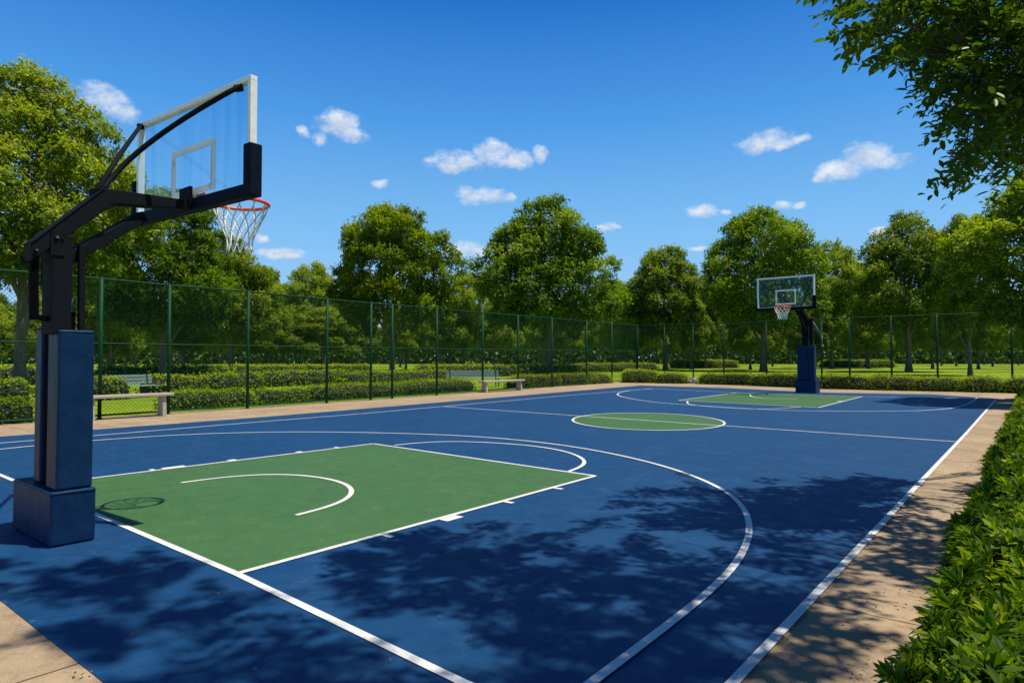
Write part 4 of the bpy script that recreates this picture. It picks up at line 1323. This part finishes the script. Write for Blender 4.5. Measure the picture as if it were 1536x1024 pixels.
def shade_tree(label, base, groups, H, seed, crown_c, crown_r, n_extra):
    r = np.random.default_rng(seed)
    P = np.concatenate(groups)
    # the rest of the crown, on the side away from the court
    e = unit(r.normal(size=(n_extra, 3))) * r.uniform(.45, 1, (n_extra, 1)) * np.array(crown_r) + np.array(crown_c)
    vis, u, v = visible(e, 150)
    e = e[~vis]
    # keep the light that the photograph shows on the ground
    Gs = e - SUNH * e[:, 2:3]
    dd_ = Gs - np.array([0, 0, EYE]); zz = dd_ @ FW
    gu = 768 + F0 * (dd_ @ RT) / np.maximum(zz, .01); gv = 512 - F0 * (dd_ @ UP) / np.maximum(zz, .01)
    on = ((zz > .5) & (gu > -50) & (gu < 1560) & (gv > 560) & (gv < 1080)) | ((Gs[:, 0] > -0.8) & (Gs[:, 0] < 0.6) & (Gs[:, 1] > 0.5))
    e = e[~on]
    P = np.concatenate([P, e])
    base = np.array([base[0], base[1], 0.0])
    # limb skeleton: cluster the sprays, run a limb to each cluster, twigs to each spray
    K = max(14, len(P) // 110)
    cent = P[r.choice(len(P), K, replace=False)]
    for _ in range(6):
        dmat = ((P[:, None] - cent[None]) ** 2).sum(2); idx = dmat.argmin(1)
        cent = np.array([P[idx == j].mean(0) if (idx == j).any() else cent[j] for j in range(K)])
    m = MB()
    fork = base + np.array([-.15, .1, H * .30])
    lead = base + np.array([-.5, .3, H * .78])
    ax_ = bez3([base, fork, lead], 14)
    m.tube([tuple(p) for p in ax_], list(np.linspace(.26, .07, 14)), 12)
    nodes = [ax_[5:]]; rads = [np.linspace(.2, .07, 9)]
    order = np.argsort(np.linalg.norm(cent - fork, axis=1))
    for j in order:
        nd = np.concatenate(nodes); rd = np.concatenate(rads)
        c = cent[j]
        score = np.linalg.norm(nd - c, axis=1) + 0.6 * np.maximum(0, nd[:, 2] - c[2]) - rd * 4
        b = score.argmin(); q = nd[b]; r0 = min(.09, rd[b] * .62)
        mid = (q + c) / 2 + np.array([0, 0, .12 * np.linalg.norm(c - q)]) + r.normal(size=3) * .12
        Lb = bez3([q, mid, c], 8)
        r1 = max(.012, r0 * .35)
        m.tube([tuple(p) for p in Lb], list(np.linspace(r0, r1, 8)), 6)
        nodes.append(Lb[2:]); rads.append(np.linspace(r0, r1, 8)[2:])
    nd = np.concatenate(nodes)
    near_nd = nd[((P[:, None] - nd[None]) ** 2).sum(2).argmin(1)]
    for p, q in zip(P, near_nd):
        mid = (p + q) / 2 + np.array([0, 0, .06])
        m.tube([tuple(q), tuple(mid), tuple(p)], [.009, .006, .0025], 3, cap=False)
    root_ = empty('shade_tree', tuple(base)); tag(root_, label, 'tree', 'shade trees standing over the court side')
    m.v = [(a - base[0], b - base[1], c) for a, b, c in m.v]
    m.build('trunk', M['bark'], root_, smooth=True)
    # sprays: a twig with leaflets to both sides, drooping
    n = len(P); nl = 15
    ax = unit((P - near_nd) * 1.0 + r.normal(size=(n, 3)) * .25 + np.array([-.25, 0, -.25]))
    slen = r.uniform(.26, .46, n)
    nrm = unit(np.array([0, 0, 1.0]) + r.normal(size=(n, 3)) * .35)
    side = unit(np.cross(ax, nrm))
    tt = (np.arange(nl) / (nl - 1))[None] + r.normal(0, .02, (n, nl))
    sg = np.where(np.arange(nl) % 2 == 0, 1, -1)[None] * np.ones((n, 1))
    sg[:, -1] = 0
    start = P - ax * (slen * .35)[:, None]
    B0 = start[:, None] + ax[:, None] * (tt * slen[:, None])[..., None] + np.array([0, 0, -1.0]) * (tt ** 2 * .10)[..., None]
    la = ax[:, None] * .65 + side[:, None] * sg[..., None] * .95 + np.array([0, 0, -.38]) + r.normal(size=(n, nl, 3)) * .2
    NN = unit(nrm[:, None] + r.normal(size=(n, nl, 3)) * .35)
    Pl = B0.reshape(-1, 3); la = la.reshape(-1, 3); NN = NN.reshape(-1, 3)
    Pl = Pl - np.array([base[0], base[1], 0])
    N_ = len(Pl)
    axx = unit(la - NN * (la * NN).sum(1, keepdims=True)); sd = np.cross(NN, axx)
    ln = r.uniform(.085, .13, N_)[:, None]; wd = ln * r.uniform(.36, .48, (N_, 1))
    rows = [Pl, Pl + axx * ln * .3 + sd * wd * .45 + NN * .004, Pl + axx * ln * .68 + sd * wd * .42, Pl + axx * ln - NN * ln * .12,
            Pl + axx * ln * .68 - sd * wd * .42, Pl + axx * ln * .3 - sd * wd * .45 + NN * .004]
    V = np.stack(rows, 1).reshape(-1, 3)
    b0 = np.arange(N_)[:, None] * 6
    Fq = np.concatenate([b0 + np.array([[0, 1, 2, 3]]), b0 + np.array([[0, 3, 4, 5]])])
    tone = np.clip(np.repeat(r.uniform(.1, .6, n), nl) + r.normal(0, .12, N_), 0, .9)
    fast_mesh('crown', V, Fq, M['leaf_near'], tone=np.repeat(tone, 6), parent=root_)
    return root_

streak = [(1335, 700), (1375, 693), (1430, 690), (1425, 706), (1370, 706)]
dP = sample_area([main_shade, streak], 84, r, 3.3, s=2.3, th=-0.17, zr=(4.6, 7.2), ground_bounds=(-7.5, 0.8, 1.2, 12))
vis, u, v = visible(dP, 130)
inc = in_poly(u, v, crn)
A1 = dP[~vis]
C1 = corner_points(1500, r)
Gc = C1 - SUNH * C1[:, 2:3]; dd_ = Gc - np.array([0, 0, EYE]); zz = dd_ @ FW
gu_ = 768 + F0 * (dd_ @ RT) / zz; gv_ = 512 - F0 * (dd_ @ UP) / zz
C1 = C1[in_poly(gu_, gv_, main_shade + []) | (gv_ > 735) | (r.uniform(size=len(C1)) < 0.05) | (gu_ > 1480)][:580]
dP = sample_area([low_shade], 62, r, 8.1, s=1.5, th=-0.24, zr=(5.0, 8.0), ground_bounds=(-9, -1.2, 1.0, 3.2))
vis, u, v = visible(dP, 130)
A2 = dP[~vis]
shade_tree('shade tree whose dark leafy branches hang into the upper right corner', (3.4, 7.2), [A1, C1], 9.0, 51, (3.6, 7.6, 7.0), (3.6, 3.8, 2.8), 700)
shade_tree('shade tree beside the camera throwing dappled shade on the near baseline', (3.2, 0.2), [A2], 9.5, 52, (2.8, 0.2, 7.6), (3.4, 3.4, 2.6), 500)

# a few fallen leaves and crumbs on the paving and the paint
r = np.random.default_rng(77)
n = 420
x = np.where(r.uniform(size=n) < .6, -0.45 - np.abs(r.normal(0, .35, n)), r.uniform(-12, -.5, n)); y = r.uniform(0.6, 12, n) ** 1.0
x[:60] = r.uniform(-6, -2, 60); y[:60] = r.uniform(.2, 1.2, 60)
P = np.column_stack([x, y, np.full(n, .022)])
V, Fq = leaf_quads(P, unit(np.array([0, 0, 1.0]) + r.normal(size=(n, 3)) * .18), .028, .014, r)
o = fast_mesh('fallen_leaves', V, Fq, M['litter'], tone=np.repeat(r.uniform(0, .86, n), 4))
tag(o, 'dry fallen leaves and crumbs scattered over the paving', 'leaves', kind='stuff')

# ------------------------------------------------------------------ sky, sun, camera
W = bpy.data.worlds.new('World'); scene.world = W; W.use_nodes = True
nt = W.node_tree
for n_ in list(nt.nodes): nt.nodes.remove(n_)
sky = N(nt, 'ShaderNodeTexSky', sky_type='NISHITA')
sky.sun_disc = False
el = math.asin(SUNV[2]); az = math.atan2(SUNV[0], SUNV[1])
sky.sun_elevation = el; sky.sun_rotation = az
sky.altitude = 300; sky.air_density = 1.0; sky.dust_density = 0.3; sky.ozone_density = 3.0
hsv = N(nt, 'ShaderNodeHueSaturation'); hsv.inputs['Saturation'].default_value = 1.28; hsv.inputs['Value'].default_value = 1.0; hsv.inputs['Hue'].default_value = 0.502
L(nt, sky.outputs[0], hsv.inputs['Color'])
tint = N(nt, 'ShaderNodeMix', data_type='RGBA', blend_type='MULTIPLY'); tint.inputs[0].default_value = 1.0
L(nt, hsv.outputs[0], tint.inputs[6]); tint.inputs[7].default_value = (0.95, 1.15, 1.35, 1)
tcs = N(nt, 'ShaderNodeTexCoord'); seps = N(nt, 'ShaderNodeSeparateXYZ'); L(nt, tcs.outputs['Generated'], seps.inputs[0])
# pale at horizon, deepening upwards; unseen zenith darkened further to cut fill light
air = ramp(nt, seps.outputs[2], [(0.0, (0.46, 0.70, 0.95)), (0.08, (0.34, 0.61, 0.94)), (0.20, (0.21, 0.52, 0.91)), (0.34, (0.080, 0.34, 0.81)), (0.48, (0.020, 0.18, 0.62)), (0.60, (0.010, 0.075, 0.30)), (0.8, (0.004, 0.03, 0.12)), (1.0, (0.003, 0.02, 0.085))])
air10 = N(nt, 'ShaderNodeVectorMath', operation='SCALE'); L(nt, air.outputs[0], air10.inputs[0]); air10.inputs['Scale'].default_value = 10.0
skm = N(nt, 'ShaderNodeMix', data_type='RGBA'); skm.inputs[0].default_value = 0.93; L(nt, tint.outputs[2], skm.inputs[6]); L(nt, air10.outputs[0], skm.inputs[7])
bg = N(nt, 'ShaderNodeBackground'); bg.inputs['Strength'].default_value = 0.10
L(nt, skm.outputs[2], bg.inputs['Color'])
tc = N(nt, 'ShaderNodeTexCoord'); dirv = tc.outputs['Generated']
def MT(op, a, b=None, c=None):
    n_ = N(nt, 'ShaderNodeMath', operation=op)
    for i, x in enumerate((a, b, c)):
        if x is None: continue
        if isinstance(x, (int, float)): n_.inputs[i].default_value = x
        else: L(nt, x, n_.inputs[i])
    return n_.outputs[0]
def nz(scale, detail, rough, off):
    mp = N(nt, 'ShaderNodeMapping'); mp.inputs['Location'].default_value = off; mp.inputs['Scale'].default_value = (1, 1, 1.5)
    L(nt, dirv, mp.inputs['Vector'])
    n_ = N(nt, 'ShaderNodeTexNoise'); n_.inputs['Scale'].default_value = scale; n_.inputs['Detail'].default_value = detail; n_.inputs['Roughness'].default_value = rough
    L(nt, mp.outputs[0], n_.inputs['Vector'])
    return n_.outputs[0]
sep = N(nt, 'ShaderNodeSeparateXYZ'); L(nt, dirv, sep.inputs[0])
AZ = MT('ARCTAN2', sep.outputs[0], sep.outputs[1]); EL = MT('ARCSINE', sep.outputs[2])
w1 = nz(22, 3, .5, (0, 0, 0)); w2 = nz(22, 3, .5, (5, 3, 1))
AZw = MT('MULTIPLY_ADD', MT('SUBTRACT', w1, .5), 0.03, AZ); ELw = MT('MULTIPLY_ADD', MT('SUBTRACT', w2, .5), 0.02, EL)
clouds = [(150, 145, 34, 20), (178, 162, 26, 17), (508, 188, 30, 20), (528, 205, 22, 10), (478, 208, 12, 9), (455, 196, 10, 9), (685, 243, 36, 16), (655, 240, 14, 6), (740, 228, 24, 17), (768, 238, 26, 13), (808, 234, 10, 12),
          (718, 293, 28, 14), (745, 295, 22, 10), (767, 297, 8, 7), (700, 284, 16, 8), (575, 277, 12, 7), (1130, 218, 26, 13), (1165, 210, 28, 13), (1200, 208, 12, 6), (1300, 235, 38, 20), (1260, 255, 36, 14), (1340, 242, 26, 11), (1232, 262, 16, 7),
          (1053, 318, 22, 11), (1085, 317, 9, 5), (1172, 307, 18, 8), (1195, 308, 14, 5), (700, 374, 34, 11), (680, 380, 18, 6), (418, 381, 34, 8), (390, 360, 10, 5), (912, 343, 16, 6), (1320, 346, 16, 6), (1043, 371, 14, 4), (440, 385, 14, 4)]
Fm = None; Bot = None
for (u, v, ru, rv) in clouds:
    d = ray(u, v); d = d / np.linalg.norm(d)
    a0 = math.atan2(d[0], d[1]); e0 = math.asin(d[2])
    d1 = ray(u + ru, v); d1 = d1 / np.linalg.norm(d1); d2 = ray(u, v - rv); d2 = d2 / np.linalg.norm(d2)
    ra = abs(math.atan2(d1[0], d1[1]) - a0) * 1.32; re = abs(math.asin(d2[2]) - e0) * 1.36
    x = MT('DIVIDE', MT('SUBTRACT', AZw, a0), ra); y = MT('DIVIDE', MT('SUBTRACT', ELw, e0), re)
    f = MT('SUBTRACT', 1.0, MT('ADD', MT('MULTIPLY', x, x), MT('MULTIPLY', y, y)))
    if Fm is None: Fm, Bot = f, y
    else:
        mxn = MT('GREATER_THAN', f, Fm)
        Bot = MT('ADD', MT('MULTIPLY', mxn, y), MT('MULTIPLY', MT('SUBTRACT', 1.0, mxn), Bot))
        Fm = MT('MAXIMUM', Fm, f)
det = nz(42, 5, .56, (2, 2, 2))
F2 = MT('MULTIPLY_ADD', MT('SUBTRACT', det, .5), 2.1, Fm); F2 = MT('MULTIPLY_ADD', MT('SUBTRACT', nz(150, 5, .6, (7, 2, 3)), .5), .7, F2)
mr = N(nt, 'ShaderNodeMapRange', interpolation_type='SMOOTHSTEP'); mr.inputs['From Min'].default_value = -0.05; mr.inputs['From Max'].default_value = 1.35
L(nt, F2, mr.inputs['Value'])
gate = N(nt, 'ShaderNodeMapRange'); gate.inputs['From Min'].default_value = -0.6; gate.inputs['From Max'].default_value = 0.2
L(nt, Fm, gate.inputs['Value'])
alpha = MT('MULTIPLY', MT('MULTIPLY', mr.outputs[0], gate.outputs[0]), 0.93)
sh_ = MT('ADD', MT('MULTIPLY', Bot, .22), MT('MULTIPLY', MT('SUBTRACT', nz(45, 4, .5, (9, 1, 4)), .5), 1.6))
sr = N(nt, 'ShaderNodeMapRange'); sr.inputs['From Min'].default_value = -0.45; sr.inputs['From Max'].default_value = 0.25
L(nt, sh_, sr.inputs['Value'])
cr = ramp(nt, sr.outputs[0], [(0, (0.50, 0.60, 0.76)), (1, (0.88, 0.91, 0.96))])
bg2 = N(nt, 'ShaderNodeBackground'); bg2.inputs['Strength'].default_value = 1.0; L(nt, cr.outputs[0], bg2.inputs['Color'])
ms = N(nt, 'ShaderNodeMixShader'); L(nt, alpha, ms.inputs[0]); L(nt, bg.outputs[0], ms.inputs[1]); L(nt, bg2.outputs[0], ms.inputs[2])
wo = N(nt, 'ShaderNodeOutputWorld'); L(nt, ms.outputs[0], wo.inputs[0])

sun = bpy.data.lights.new('sun', 'SUN'); sun.energy = 5.3; sun.angle = R(0.6); sun.color = (1.0, 0.92, 0.77)
so = bpy.data.objects.new('sun', sun); COL.objects.link(so)
so.rotation_euler = Vector(SUNV).to_track_quat('Z', 'Y').to_euler(); so.location = tuple(SUNV * 60)

cam = bpy.data.cameras.new('camera'); cam.sensor_width = 36; cam.lens = F0 * 36 / 1536; cam.clip_start = 0.05; cam.clip_end = 5000
co = bpy.data.objects.new('camera', cam); COL.objects.link(co)
co.location = (0, 0, EYE); co.rotation_euler = (math.pi / 2 + PIT, 0, YAW)
scene.camera = co
scene.view_settings.view_transform = 'Standard'; scene.view_settings.look = 'None'
scene.view_settings.exposure = 0; scene.view_settings.gamma = 1
scene.cycles.transparent_max_bounces = 16
scene.cycles.max_bounces = 8
